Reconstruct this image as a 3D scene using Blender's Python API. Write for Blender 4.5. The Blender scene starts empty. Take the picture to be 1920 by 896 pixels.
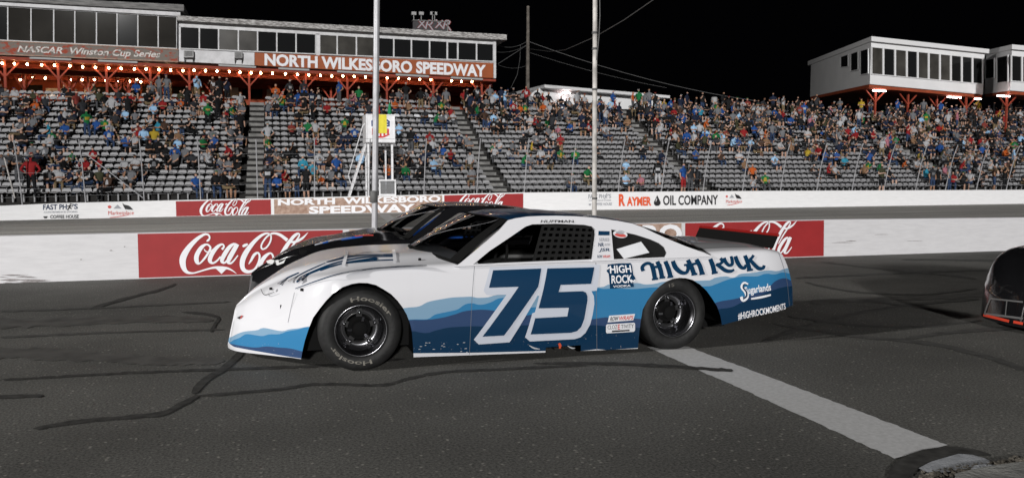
import bpy, math, random
import numpy as np
from mathutils import Vector, geometry
R = math.radians
rng = random.Random(11)
sc = bpy.context.scene
COL = sc.collection

# ------------------------------------------------------------------ camera
FPX, PITCH, YAW, HC = 1480.0, 0.0727, 0.2912, 1.5
cam_d = bpy.data.cameras.new('camera')
cam = bpy.data.objects.new('camera', cam_d); COL.objects.link(cam)
cam.location = (0, 0, HC); cam.rotation_euler = (math.pi/2 - PITCH, 0, -YAW)
cam_d.sensor_width = 36; cam_d.lens = FPX/1920*36
cam_d.clip_start = .05; cam_d.clip_end = 2000
cam_d.dof.use_dof = True; cam_d.dof.focus_distance = 7.0; cam_d.dof.aperture_fstop = 5.6
sc.camera = cam

# ------------------------------------------------------------------ night sky and floodlight
w = bpy.data.worlds.new('World'); sc.world = w; w.use_nodes = True
bg = w.node_tree.nodes['Background']
bg.inputs['Color'].default_value = (.55, .55, .75, 1); bg.inputs['Strength'].default_value = .0011
def sun(name, to_light, strength, color, angle):
    d = bpy.data.lights.new(name, 'SUN'); d.energy = strength; d.color = color; d.angle = R(angle)
    o = bpy.data.objects.new(name, d); COL.objects.link(o)
    o.rotation_euler = Vector(to_light).normalized().to_track_quat('Z', 'Y').to_euler(); o.location = (0, 0, 30)
sun('infield_floodlight', (-.18, -.93, .225), 2.6, (1, .985, .97), 2.5)
d_ = bpy.data.lights.new('turn_floodlight', 'SPOT'); d_.energy = 140000; d_.color = (1, .98, .95); d_.shadow_soft_size = 1.2; d_.spot_size = R(68); d_.spot_blend = .6
o_ = bpy.data.objects.new('turn_floodlight', d_); COL.objects.link(o_); o_.location = (-58, -1.5, 22.5)       # lamp bank on the pole at the turn
o_.rotation_euler = (Vector(o_.location)-Vector((16, 7, 0))).to_track_quat('Z', 'Y').to_euler()
vs = sc.view_settings
vs.view_transform = 'Standard'; vs.look = 'None'; vs.exposure = 0; vs.gamma = 1; vs.use_curve_mapping = False
sc.cycles.use_denoising = True
sc.cycles.max_bounces = 6; sc.cycles.diffuse_bounces = 2; sc.cycles.glossy_bounces = 3
sc.cycles.transparent_max_bounces = 12
sc.cycles.sample_clamp_indirect = 4

# ------------------------------------------------------------------ survey helpers: a sight line of the photograph met with a plane of the place
def ray(px, py):
    a = (px-960)/FPX; b = (448-py)/FPX
    yc = math.cos(PITCH)+b*math.sin(PITCH); z = -math.sin(PITCH)+b*math.cos(PITCH)
    c, s = math.cos(YAW), math.sin(YAW)
    return (a*c+yc*s, -a*s+yc*c, z)
def onV(px, py, v):
    r = ray(px, py); t = v/r[1]; return (r[0]*t, v, HC+r[2]*t)
def onZ(px, py, z=0.0):
    r = ray(px, py); t = (z-HC)/r[2]; return (r[0]*t, r[1]*t, z)
def at(px, py, t):
    r = ray(px, py); return (r[0]*t, r[1]*t, HC+r[2]*t)
def proj(p):
    x, y, z = p[0], p[1], p[2]-HC
    xc = x*math.cos(YAW)-y*math.sin(YAW); yc = x*math.sin(YAW)+y*math.cos(YAW)
    d = yc*math.cos(PITCH)-z*math.sin(PITCH); zz = yc*math.sin(PITCH)+z*math.cos(PITCH)
    return (960+FPX*xc/d, 448-FPX*zz/d, d)

def lin(c):
    if isinstance(c, str):
        c = tuple(int(c[i:i+2], 16)/255 for i in (0, 2, 4))
    else:
        c = tuple(x/255 for x in c)
    return tuple(x/12.92 if x <= .04045 else ((x+.055)/1.055)**2.4 for x in c)

# ------------------------------------------------------------------ materials
def mat(name, col, rough=.6, metal=0, var=0.0, scale=6.0, bump=0.0, bscale=60.0, coat=0, emit=None, estr=0, spec=.3, detail=4.0):
    """Principled material; col is linear RGB; var mixes the colour lighter/darker with object-space noise."""
    m = bpy.data.materials.new(name); m.use_nodes = True
    nt = m.node_tree; b = nt.nodes['Principled BSDF']
    b.inputs['Base Color'].default_value = (*col, 1); b.inputs['Roughness'].default_value = rough
    b.inputs['Metallic'].default_value = metal; b.inputs['Coat Weight'].default_value = coat
    b.inputs['Specular IOR Level'].default_value = spec
    m.diffuse_color = (*col, 1)
    if emit:
        b.inputs['Emission Color'].default_value = (*emit, 1); b.inputs['Emission Strength'].default_value = estr
    if var or bump:
        tc = nt.nodes.new('ShaderNodeTexCoord')
    if var:
        n = nt.nodes.new('ShaderNodeTexNoise'); n.inputs['Scale'].default_value = scale; n.inputs['Detail'].default_value = detail
        nt.links.new(tc.outputs['Object'], n.inputs['Vector'])
        r = nt.nodes.new('ShaderNodeValToRGB')
        r.color_ramp.elements[0].position = .3; r.color_ramp.elements[1].position = .7
        r.color_ramp.elements[0].color = (*[c*(1-var) for c in col], 1)
        r.color_ramp.elements[1].color = (*[min(1, c*(1+var)) for c in col], 1)
        nt.links.new(n.outputs['Fac'], r.inputs['Fac']); nt.links.new(r.outputs['Color'], b.inputs['Base Color'])
    if bump:
        n2 = nt.nodes.new('ShaderNodeTexNoise'); n2.inputs['Scale'].default_value = bscale; n2.inputs['Detail'].default_value = 3
        nt.links.new(tc.outputs['Object'], n2.inputs['Vector'])
        bp = nt.nodes.new('ShaderNodeBump'); bp.inputs['Strength'].default_value = bump; bp.inputs['Distance'].default_value = .02
        nt.links.new(n2.outputs['Fac'], bp.inputs['Height']); nt.links.new(bp.outputs['Normal'], b.inputs['Normal'])
    return m

def asphalt(name, c, speck=.12, fine=140.0, blotch=.25, stretch=(1, 1, 1)):
    m = bpy.data.materials.new(name); m.use_nodes = True; nt = m.node_tree; b = nt.nodes['Principled BSDF']
    N = nt.nodes.new; L = nt.links.new
    tc = N('ShaderNodeTexCoord'); mp = N('ShaderNodeMapping'); mp.inputs['Scale'].default_value = stretch
    L(tc.outputs['Object'], mp.inputs['Vector'])
    big = N('ShaderNodeTexNoise'); big.inputs['Scale'].default_value = .45; big.inputs['Detail'].default_value = 6
    L(mp.outputs['Vector'], big.inputs['Vector'])
    fn = N('ShaderNodeTexNoise'); fn.inputs['Scale'].default_value = fine; fn.inputs['Detail'].default_value = 5; fn.inputs['Roughness'].default_value = .7
    L(tc.outputs['Object'], fn.inputs['Vector'])
    vo = N('ShaderNodeTexVoronoi'); vo.inputs['Scale'].default_value = fine*.5
    L(tc.outputs['Object'], vo.inputs['Vector'])
    r1 = N('ShaderNodeMapRange'); r1.inputs['From Min'].default_value = .3; r1.inputs['From Max'].default_value = .7
    r1.inputs['To Min'].default_value = 1-blotch; r1.inputs['To Max'].default_value = 1+blotch
    L(big.outputs['Fac'], r1.inputs['Value'])
    r2 = N('ShaderNodeMapRange'); r2.inputs['From Min'].default_value = .35; r2.inputs['From Max'].default_value = .72
    r2.inputs['To Min'].default_value = .35; r2.inputs['To Max'].default_value = 1.8
    L(fn.outputs['Fac'], r2.inputs['Value'])
    # pale stones showing in the binder
    r3 = N('ShaderNodeMapRange'); r3.inputs['From Min'].default_value = .0; r3.inputs['From Max'].default_value = .38
    r3.inputs['To Min'].default_value = 1; r3.inputs['To Max'].default_value = 0
    L(vo.outputs['Distance'], r3.inputs['Value'])
    wn = N('ShaderNodeMath'); wn.operation = 'GREATER_THAN'; wn.inputs[1].default_value = .88
    sp = N('ShaderNodeSeparateColor'); L(vo.outputs['Color'], sp.inputs['Color']); L(sp.outputs['Red'], wn.inputs[0])
    ml = N('ShaderNodeMath'); ml.operation = 'MULTIPLY'; L(wn.outputs[0], ml.inputs[0]); L(r3.outputs[0], ml.inputs[1])
    k = N('ShaderNodeMath'); k.operation = 'MULTIPLY'; L(r1.outputs[0], k.inputs[0]); L(r2.outputs[0], k.inputs[1])
    sc_ = N('ShaderNodeVectorMath'); sc_.operation = 'SCALE'; sc_.inputs[0].default_value = c; L(k.outputs[0], sc_.inputs['Scale'])
    mx = N('ShaderNodeMix'); mx.data_type = 'RGBA'; mx.inputs['B'].default_value = (speck*1.05, speck, speck*.9, 1)
    L(ml.outputs[0], mx.inputs['Factor']); L(sc_.outputs[0], mx.inputs['A'])
    L(mx.outputs['Result'], b.inputs['Base Color'])
    b.inputs['Roughness'].default_value = .85; b.inputs['Specular IOR Level'].default_value = .25
    bp = N('ShaderNodeBump'); bp.inputs['Strength'].default_value = .3; bp.inputs['Distance'].default_value = .003
    L(fn.outputs['Fac'], bp.inputs['Height']); L(bp.outputs['Normal'], b.inputs['Normal'])
    return m

def weathered(name, a, bcol, scale=3.0, lo=.42, hi=.58, rough=.7, stretch=(1, 1, 1), detail=8):
    """two paints showing through each other in patches"""
    m = bpy.data.materials.new(name); m.use_nodes = True; nt = m.node_tree; b = nt.nodes['Principled BSDF']
    tc = nt.nodes.new('ShaderNodeTexCoord'); mp = nt.nodes.new('ShaderNodeMapping'); mp.inputs['Scale'].default_value = stretch
    n = nt.nodes.new('ShaderNodeTexNoise'); n.inputs['Scale'].default_value = scale; n.inputs['Detail'].default_value = detail
    n.inputs['Roughness'].default_value = .65
    r = nt.nodes.new('ShaderNodeValToRGB'); r.color_ramp.elements[0].position = lo; r.color_ramp.elements[1].position = hi
    r.color_ramp.elements[0].color = (*a, 1); r.color_ramp.elements[1].color = (*bcol, 1)
    nt.links.new(tc.outputs['Object'], mp.inputs['Vector']); nt.links.new(mp.outputs['Vector'], n.inputs['Vector'])
    nt.links.new(n.outputs['Fac'], r.inputs['Fac']); nt.links.new(r.outputs['Color'], b.inputs['Base Color'])
    b.inputs['Roughness'].default_value = rough
    return m

def glass_mat(name, tint=(.35, .37, .38), gloss=.12, rough=.02):
    m = bpy.data.materials.new(name); m.use_nodes = True; nt = m.node_tree; nt.nodes.clear()
    o = nt.nodes.new('ShaderNodeOutputMaterial'); t = nt.nodes.new('ShaderNodeBsdfTransparent'); t.inputs['Color'].default_value = (*tint, 1)
    g = nt.nodes.new('ShaderNodeBsdfGlossy'); g.inputs['Roughness'].default_value = rough
    fr = nt.nodes.new('ShaderNodeFresnel'); fr.inputs['IOR'].default_value = 1.5
    mx = nt.nodes.new('ShaderNodeMixShader'); ad = nt.nodes.new('ShaderNodeMath'); ad.inputs[1].default_value = gloss*.2
    nt.links.new(fr.outputs[0], ad.inputs[0]); nt.links.new(ad.outputs[0], mx.inputs[0])
    nt.links.new(t.outputs[0], mx.inputs[1]); nt.links.new(g.outputs[0], mx.inputs[2]); nt.links.new(mx.outputs[0], o.inputs['Surface'])
    return m

# ------------------------------------------------------------------ mesh builder
class MB:
    def __init__(s): s.v = []; s.f = []; s.m = []; s.sm = []
    def add(s, vs, fs, mi=0, smooth=False):
        o = len(s.v); s.v.extend(tuple(p) for p in vs)
        for f in fs: s.f.append(tuple(i+o for i in f)); s.m.append(mi); s.sm.append(smooth)
    def box(s, x0, x1, y0, y1, z0, z1, mi=0):
        s.hexa([(x0, y0, z0), (x1, y0, z0), (x1, y1, z0), (x0, y1, z0)], [(x0, y0, z1), (x1, y0, z1), (x1, y1, z1), (x0, y1, z1)], mi)
    def hexa(s, b, t, mi=0):
        s.add(list(b)+list(t), [(3, 2, 1, 0), (4, 5, 6, 7), (0, 1, 5, 4), (1, 2, 6, 5), (2, 3, 7, 6), (3, 0, 4, 7)], mi)
    def bar(s, p, q, wd, ht=None, mi=0, up=(0, 0, 1)):
        p, q = Vector(p), Vector(q); d = (q-p).normalized(); u = Vector(up)
        if abs(d.dot(u)) > .95: u = Vector((0, 1, 0))
        a = d.cross(u).normalized()*wd/2; b = a.cross(d).normalized()*(ht or wd)/2
        s.hexa([p-a-b, p+a-b, p+a+b, p-a+b], [q-a-b, q+a-b, q+a+b, q-a+b], mi)
    def tube(s, pts, r, n=8, mi=0, closed=False):
        pts = [Vector(p) for p in pts]; k = len(pts); rr = r if isinstance(r, (list, tuple)) else [r]*k
        rings = []; prev = None
        for i in range(k):
            d = (pts[(i+1) % k]-pts[i-1]) if closed else (pts[min(i+1, k-1)]-pts[max(i-1, 0)])
            d.normalize()
            if prev is None:
                u = Vector((0, 0, 1)) if abs(d.z) < .9 else Vector((1, 0, 0)); a = d.cross(u).normalized()
            else: a = (prev-d*prev.dot(d)).normalized()
            prev = a; b = d.cross(a)
            rings.append([pts[i]+(a*math.cos(2*math.pi*j/n)+b*math.sin(2*math.pi*j/n))*rr[i] for j in range(n)])
        vs = [p for g in rings for p in g]; fs = []
        for i in range(k if closed else k-1):
            for j in range(n):
                i2 = (i+1) % k; fs.append((i*n+j, i*n+(j+1) % n, i2*n+(j+1) % n, i2*n+j))
        s.add(vs, fs, mi, True)
        if not closed:
            s.add(rings[0], [tuple(range(n))[::-1]], mi); s.add(rings[-1], [tuple(range(n))], mi)
    def lathe(s, prof, c, axis, n=32, mi=0, closed=False, smooth=True):
        """prof: (radius, offset along axis)"""
        ax = Vector(axis).normalized(); u = Vector((0, 0, 1)) if abs(ax.z) < .9 else Vector((1, 0, 0))
        a = ax.cross(u).normalized(); b = ax.cross(a); c = Vector(c); vs = []; fs = []; k = len(prof)
        for r, h in prof:
            for j in range(n): t = 2*math.pi*j/n; vs.append(c+ax*h+(a*math.cos(t)+b*math.sin(t))*r)
        for i in range(k if closed else k-1):
            i2 = (i+1) % k
            for j in range(n): fs.append((i*n+j, i*n+(j+1) % n, i2*n+(j+1) % n, i2*n+j))
        s.add(vs, fs, mi, smooth)
    def grid(s, rows, mi=0, smooth=True, skip=None):
        nc = len(rows[0]); vs = [p for r in rows for p in r]; fs = []
        for i in range(len(rows)-1):
            for j in range(nc-1):
                if skip and skip(i, j): continue
                fs.append((i*nc+j, i*nc+j+1, (i+1)*nc+j+1, (i+1)*nc+j))
        s.add(vs, fs, mi, smooth)
    def ball(s, c, r, n=8, mi=0):
        rx = r if isinstance(r, (tuple, list)) else (r, r, r); vs = []; fs = []; m = n//2
        for i in range(m+1):
            t = math.pi*i/m
            for j in range(n):
                a = 2*math.pi*j/n; vs.append((c[0]+rx[0]*math.sin(t)*math.cos(a), c[1]+rx[1]*math.sin(t)*math.sin(a), c[2]+rx[2]*math.cos(t)))
        for i in range(m):
            for j in range(n): fs.append((i*n+j, i*n+(j+1) % n, (i+1)*n+(j+1) % n, (i+1)*n+j))
        s.add(vs, fs, mi, True)
    def flat(s, loops, fn, mi=0):
        """filled 2-D outline(s) mapped through fn(x, y); the first loop is the outline, the rest are holes"""
        l3 = [[Vector((p[0], p[1], 0)) for p in lp] for lp in loops]; flatp = [p for lp in loops for p in lp]
        tri = geometry.tessellate_polygon(l3); fs = []
        for t in tri:
            a, b, c = (flatp[i] for i in t)
            if (b[0]-a[0])*(c[1]-a[1])-(b[1]-a[1])*(c[0]-a[0]) < 0: t = (t[0], t[2], t[1])
            fs.append(tuple(t))
        s.add([fn(*p) for p in flatp], fs, mi)
    def slab(s, loop, fn, fn2, mi=0):
        """outline given a front (fn) and a back (fn2) with the rim between"""
        s.flat([loop], fn, mi); n = len(loop)
        o = [fn(*p) for p in loop]+[fn2(*p) for p in loop]
        s.add(o, [(i, (i+1) % n, n+(i+1) % n, n+i) for i in range(n)], mi)
        s.flat([loop], fn2, mi)
    def build(s, name, mats, parent=None, local=False):
        off = Vector((0, 0, 0))
        if parent is not None and not local:
            p = parent
            while p.parent: p = p.parent
            off = p.location
        me = bpy.data.meshes.new(name)
        me.from_pydata([Vector(p)-off for p in s.v], [], s.f)
        for m in (mats if isinstance(mats, (list, tuple)) else [mats]): me.materials.append(m)
        me.polygons.foreach_set('material_index', s.m); me.polygons.foreach_set('use_smooth', s.sm)
        me.update()
        o = bpy.data.objects.new(name, me); COL.objects.link(o)
        if parent is not None: o.parent = parent
        return o

def tag(o, label=None, cat=None, group=None, kind=None):
    if label: o['label'] = label
    if cat: o['category'] = cat
    if group: o['group'] = group
    if kind: o['kind'] = kind
    return o
def thing(name, label, cat, loc=(0, 0, 0), group=None):
    o = bpy.data.objects.new(name, None); COL.objects.link(o); o.location = loc; o.empty_display_size = .2
    return tag(o, label, cat, group, 'thing')

# ------------------------------------------------------------------ lettering
WORDS = ['FAST PH', "'S", 'CONVENIENCE STORES', 'COFFEE HOUSE', 'Marketplace', 'NORTH  WILKESBORO', 'SPEEDWAY', 'R', 'AYMER', 'OIL COMPANY',
         'NORTH WILKESBORO SPEEDWAY', 'NASCAR  Winston Cup Series', 'HIGH', 'ROCK', 'VODKA', 'HIGH ROCK', 'Sugarlands', '#HIGHROCKMOMENTS', 'HUFFMAN', 'JSR', 'NR',
         'ROWRAPS', 'WRAPS', 'CLOZETIVITY', 'Hoosier', '15', 'CLASSIC', 'COCA-COLA', 'RACING', 'XR', 'USAC', 'SERIES', 'ARI', 'ROW', 'CLOZ', 'TIVITY', 'E', 'B']
def make_text(sv, bold, shear=0):
    cu = bpy.data.curves.new('lettering', 'FONT'); cu.body = sv; cu.offset = bold; cu.resolution_u = 3; cu.shear = shear
    o = bpy.data.objects.new('lettering', cu); COL.objects.link(o)
    return o
_tx = {}
_req = [(s_, .022) for s_ in WORDS]+[(s_, .042) for s_ in WORDS]+[(s_, .0) for s_ in WORDS]
_obs = [(k, make_text(*k)) for k in _req]
_dg = bpy.context.evaluated_depsgraph_get()
for k, o in _obs:
    me = o.evaluated_get(_dg).to_mesh()
    V = [(v.co.x, v.co.y) for v in me.vertices]; Fs = [tuple(p.vertices) for p in me.polygons]
    x0 = min(p[0] for p in V); x1 = max(p[0] for p in V); y0 = min(p[1] for p in V); y1 = max(p[1] for p in V)
    _tx[k] = ([((p[0]-x0)/(x1-x0), (p[1]-y0)/(y1-y0)) for p in V], Fs, (x1-x0)/(y1-y0))
    o.evaluated_get(_dg).to_mesh_clear()
for k, o in _obs:
    d = o.data; bpy.data.objects.remove(o); bpy.data.curves.remove(d)
def text(mb, sv, fn, mi=0, bold=.022, slant=0.0):
    """letters as a flat sheet: fn maps the unit box of the word to the surface"""
    V, Fs, _ = _tx[(sv, bold)]
    mb.add([fn(x+slant*(y-.5), y) for x, y in V], Fs, mi)
def quad4(bl, br, tr, tl):
    """bilinear map of the unit square to four 3-D corners"""
    bl, br, tr, tl = map(Vector, (bl, br, tr, tl))
    return lambda x, y: (bl*(1-x)+br*x)*(1-y)+(tl*(1-x)+tr*x)*y
def catmull(pts, n=6, closed=False):
    k = len(pts); out = []
    for i in range(k if closed else k-1):
        g = lambda j: pts[j % k] if closed else pts[min(max(j, 0), k-1)]
        a, b, c, d = g(i-1), g(i), g(i+1), g(i+2)
        for q in range(n):
            t = q/n; out.append(tuple(.5*(2*b[m]+(c[m]-a[m])*t+(2*a[m]-5*b[m]+4*c[m]-d[m])*t*t+(3*b[m]-a[m]-3*c[m]+d[m])*t**3) for m in range(len(b))))
    if not closed: out.append(tuple(pts[-1]))
    return out
def ribbon(mb, pts, fn, mi=0, closed=False, n=6):
    """brush stroke: pts (x, y, width)"""
    p = catmull(pts, n, closed); k = len(p); L = []; Rr = []
    for i in range(k):
        a = p[(i-1) % k] if closed else p[max(i-1, 0)]; b = p[(i+1) % k] if closed else p[min(i+1, k-1)]
        dx, dy = b[0]-a[0], b[1]-a[1]; h = math.hypot(dx, dy) or 1; wd = max(p[i][2], 1e-4)/2
        L.append((p[i][0]-dy/h*wd, p[i][1]+dx/h*wd)); Rr.append((p[i][0]+dy/h*wd, p[i][1]-dx/h*wd))
    vs = [fn(*q) for q in L]+[fn(*q) for q in Rr]
    mb.add(vs, [(i, (i+1) % k, k+(i+1) % k, k+i) for i in range(k if closed else k-1)], mi)
# ------------------------------------------------------------------ paints
M = {}
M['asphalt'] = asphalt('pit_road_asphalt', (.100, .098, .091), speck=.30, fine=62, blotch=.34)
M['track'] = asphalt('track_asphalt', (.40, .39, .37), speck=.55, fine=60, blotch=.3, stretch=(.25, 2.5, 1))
M['line'] = weathered('worn_white_paint', (.40, .40, .40), (.53, .53, .535), 30, .3, .7, .8)
M['tar'] = mat('crack_sealer', (.046, .045, .043), .9, var=.35, scale=14, spec=.1)
M['rubber'] = mat('tyre_mark', (.058, .057, .054), .8, var=.3, scale=8)
M['wallwhite'] = weathered('white_wall_paint', (.56, .555, .57), (.635, .63, .645), 7, .3, .6, .65, (.35, 1, 2.5))
M['wallfar'] = weathered('far_wall_white_paint', (.73, .73, .74), (.80, .80, .81), 5, .3, .6, .65, (.3, 1, 2))
M['cokered'] = mat('painted_sign_red', lin('96282a'), .6, var=.06, scale=4)
M['letterwhite'] = mat('painted_letter_white', (.82, .82, .85), .6, var=.04, scale=5)
M['signbrown'] = weathered('worn_brown_sign', lin('8d6f5f'), lin('b89f90'), 5.5, .35, .65, .8)
M['navy'] = mat('painted_navy', lin('1f3352'), .6)
M['ink'] = mat('painted_black', (.018, .018, .02), .6)
M['greyink'] = mat('faded_grey_paint', (.33, .34, .37), .7)
M['orange'] = mat('painted_orange', lin('dd5a33'), .6)
M['red2'] = mat('painted_light_red', lin('c8504a'), .6)
M['galv'] = mat('galvanised_steel', (.42, .42, .44), .5, .3, var=.2, scale=5)
M['whitesteel'] = mat('white_painted_steel', (.74, .74, .76), .5, var=.08, scale=4)
M['wood'] = mat('weathered_pole_wood', (.13, .115, .10), .85, var=.4, scale=3)
M['cable'] = mat('cable_jacket', (.11, .11, .11), .6)
M['rust'] = mat('peeling_pole', (.45, .43, .41), .7, var=.45, scale=5)

M['wallstreak'] = mat('dark_wall_streak', (.27, .25, .25), .8, var=.25, scale=20)
# ------------------------------------------------------------------ ground and track
FV = 39.0                                   # plane of the outer wall
NV = 13.27                                  # face of the pit wall
_fb = [onV(x, y, FV) for x, y in ((0, 414), (110, 411), (500, 403), (830, 397), (1440, 390), (1920, 382))]
_ft = [onV(x, y, FV) for x, y in ((0, 386), (110, 381), (330, 375.5), (508, 372), (830, 364.5), (980, 361), (1440, 358), (1920, 356))]
def farbase(u): return float(np.interp(u, [p[0] for p in _fb], [p[2] for p in _fb]))
def fartop(u): return float(np.interp(u, [p[0] for p in _ft], [p[2] for p in _ft]))
mb = MB()
us = [-300, -60, -30, -15, 0, 15, 30, 50, 80, 300]
rows = []
for v, zf in ((-120, lambda u: -.004), (-1, lambda u: 0), (13.4, lambda u: 0), (13.65, lambda u: -.3), (FV-.2, lambda u: farbase(u)-.3), (FV+3, lambda u: farbase(u)-.3), (420, lambda u: -.5)):
    rows.append([(u, v, zf(u)) for u in us])
mb.grid(rows, 0, False)
tag(mb.build('ground', M['asphalt']), kind='structure')
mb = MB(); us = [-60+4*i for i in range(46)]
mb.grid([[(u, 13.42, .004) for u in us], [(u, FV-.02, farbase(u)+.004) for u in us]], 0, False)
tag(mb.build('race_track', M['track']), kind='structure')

# start and finish line: pit road part, track part
mb = MB()
L = [onZ(*p, .004) for p in ((1213, 650), (1230, 657.5), (1320, 698), (1410, 737), (1500, 778), (1600, 824), (1686, 862))]
Rr = [onZ(*p, .004) for p in ((1290, 649), (1305, 655), (1400, 690.5), (1500, 728), (1600, 766), (1710, 808), (1783, 836))]
j = lambda p, a: (p[0]+a, p[1], p[2])
L2, R2 = [], []
for i in range(len(L)-1):
    for q in range(12):
        t = q/12; L2.append(tuple(L[i][k]*(1-t)+L[i+1][k]*t for k in range(3))); R2.append(tuple(Rr[i][k]*(1-t)+Rr[i+1][k]*t for k in range(3)))
lr = random.Random(3)
L2 = [j(p, lr.uniform(-.008, .008)) for p in L2]; R2 = [j(p, lr.uniform(-.008, .008)) for p in R2]
mb.add(L2+R2, [(i, i+1, len(L2)+i+1, len(L2)+i) for i in range(len(L2)-1)])
tag(mb.build('start_finish_line', M['line']), kind='structure')
mb = MB()
def trackz(u, v): return .008+(farbase(u))*(v-13.4)/(FV-13.4)
def onT(px, py):
    z = -.05
    for _ in range(12):
        p = onZ(px, py, z); z = trackz(p[0], p[1])
    return (p[0], p[1], z)
mb.add([onT(709, 402), onT(731, 402), onT(756, 423), onT(736, 423)], [(0, 1, 2, 3)])
tag(mb.build('track_finish_line', M['line']), kind='structure')

# sealed cracks and tyre marks on the pit road
def strip(mb, pts, wpx, z, seed=1):
    r_ = random.Random(seed); ln_ = sum(math.hypot(b[0]-a[0], b[1]-a[1]) for a, b in zip(pts, pts[1:])); P = catmull([(a, b) for a, b in pts], max(3, int(ln_/11/(len(pts)-1)))); n = len(P); A = []; B = []; P = [(a+r_.gauss(0, .4), b+r_.gauss(0, .3)) if 0 < i < n-1 else (a, b) for i, (a, b) in enumerate(P)]
    for i, (a, b) in enumerate(P):
        wd = .8*(wpx[0]+(wpx[1]-wpx[0])*i/(n-1)); wd *= r_.uniform(.72, 1.2); e_ = min(i, n-1-i)/(n-1)
        if e_ < .04: wd *= .25+.75*e_/.04
        d = (P[min(i+1, n-1)][0]-P[max(i-1, 0)][0], P[min(i+1, n-1)][1]-P[max(i-1, 0)][1]); h = math.hypot(*d) or 1
        nx, ny = -d[1]/h*wd/2, d[0]/h*wd/2
        A.append(onZ(a+nx, b+ny, z)); B.append(onZ(a-nx, b-ny, z))
    mb.add(A+B, [(i, i+1, n+i+1, n+i) for i in range(n-1)])
mb = MB()
strip(mb, [(62, 803), (150, 789), (250, 780), (305, 774), (340, 757), (372, 741)], (7, 13), .006, 1)
strip(mb, [(360, 737), (385, 712), (420, 690), (460, 655)], (18, 16), .0065, 2)
strip(mb, [(372, 741), (440, 736), (530, 728), (580, 720), (640, 720), (715, 721), (770, 708), (830, 697), (960, 690), (1100, 684)], (6, 5), .007, 3)
strip(mb, [(-20, 744), (40, 742), (80, 741)], (7, 8), .006, 4)
strip(mb, [(0, 712), (200, 700), (400, 692), (620, 684), (760, 672)], (4, 6), .0074, 5)
strip(mb, [(170, 578), (240, 558), (300, 543), (330, 532)], (7, 4), .006, 6)
strip(mb, [(395, 622), (405, 605), (408, 594), (380, 588), (340, 585)], (10, 5), .006, 7)
strip(mb, [(1000, 680), (1150, 681), (1260, 686), (1340, 692), (1374, 694)], (6, 9), .0076, 8)
tag(mb.build('sealed_cracks_marking', M['tar']), kind='structure')
mb = MB()
strip(mb, [(0, 632), (200, 623), (420, 617)], (5, 4), .0055, 11)
strip(mb, [(0, 583), (220, 575), (430, 565)], (4, 3), .0056, 12)
strip(mb, [(1490, 521), (1620, 515), (1740, 509), (1850, 506)], (4, 3), .0055, 13)
strip(mb, [(1540, 491), (1640, 502), (1740, 512), (1830, 522)], (3, 4), .0057, 14)
strip(mb, [(1430, 640), (1560, 598), (1700, 572), (1835, 560)], (9, 5), .0058, 15)
strip(mb, [(1450, 606), (1590, 628), (1740, 643), (1850, 668), (1925, 694)], (5, 12), .0059, 16)
strip(mb, [(1480, 592), (1600, 608), (1720, 612), (1840, 600)], (6, 4), .0061, 17)
strip(mb, [(1700, 634), (1790, 622), (1925, 612)], (7, 8), .0063, 18)
strip(mb, [(1510, 529), (1600, 546), (1720, 552), (1830, 541)], (4, 4), .0064, 19)
strip(mb, [(1620, 563), (1720, 575), (1820, 589)], (4, 5), .0066, 20)
strip(mb, [(1690, 486), (1790, 487), (1880, 489)], (3, 5), .0055, 21)
tag(mb.build('tyre_scuff_marking', M['rubber']), kind='structure')
# fainter dark bands where cars have run
M['stain'] = mat('oil_darkened_asphalt', (.068, .066, .062), .8, var=.3, scale=5)
mb = MB()
strip(mb, [(-20, 606), (120, 602), (300, 598), (400, 600)], (26, 10), .0046, 31)
strip(mb, [(-20, 660), (150, 666), (300, 676), (420, 676)], (30, 14), .0047, 32)
strip(mb, [(1520, 566), (1640, 560), (1780, 556), (1900, 548)], (14, 8), .0045, 33)
tag(mb.build('worn_groove_marking', M['stain']), kind='structure')

# broken kerb corner, lower right
mb = MB()
oL = [(1665, 896), (1668, 880), (1680, 866), (1700, 852), (1730, 842), (1760, 838), (1795, 836), (1830, 842), (1853, 849)]
iL = [(1700, 905), (1704, 893), (1722, 876), (1745, 865), (1775, 855), (1797, 850), (1815, 850), (1835, 853), (1853, 852)]
n = len(oL)
mb.add([onZ(*p, .0085) for p in oL]+[onZ(*p, .0085) for p in iL], [(i, i+1, n+i+1, n+i) for i in range(n-1)])
tag(mb.build('patched_asphalt_marking', M['tar']), kind='structure')
M['slab'] = mat('pale_concrete', (.30, .31, .33), .9, var=.2, scale=18, bump=.4, bscale=80)
mb = MB()
lp = [(1722, 877), (1745, 865), (1775, 856), (1797, 850), (1825, 852), (1848, 859), (1862, 866), (1830, 872), (1800, 881), (1747, 888)]
mb.flat([lp], lambda x, y: onZ(x, y, .0105))
tag(mb.build('concrete_apron_surface', M['slab']), kind='structure')
M['kerb'] = mat('kerb_concrete', (.2, .2, .19), .9, var=.3, scale=10, bump=.6, bscale=50)
def lump(mb, c, r, seed):
    q = random.Random(seed); n = 9; rings = []
    for k, (f, h) in enumerate(((1, 0), (.93, .5), (.6, .9), (.05, 1))):
        rings.append([(c[0]+r[0]*f*math.cos(6.283*i/n)*q.uniform(.85, 1.15), c[1]+r[1]*f*math.sin(6.283*i/n)*q.uniform(.85, 1.15), c[2]+r[2]*h*q.uniform(.85, 1.1)) for i in range(n)]+[None])
        rings[-1][-1] = rings[-1][0]
    mb.grid(rings, 0, False)
mb = MB()
lp = [(1790, 905), (1840, 893), (1885, 886), (1925, 881), (1990, 900), (1990, 960), (1790, 960)]
pts = [onZ(*p, 0) for p in lp]
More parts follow.
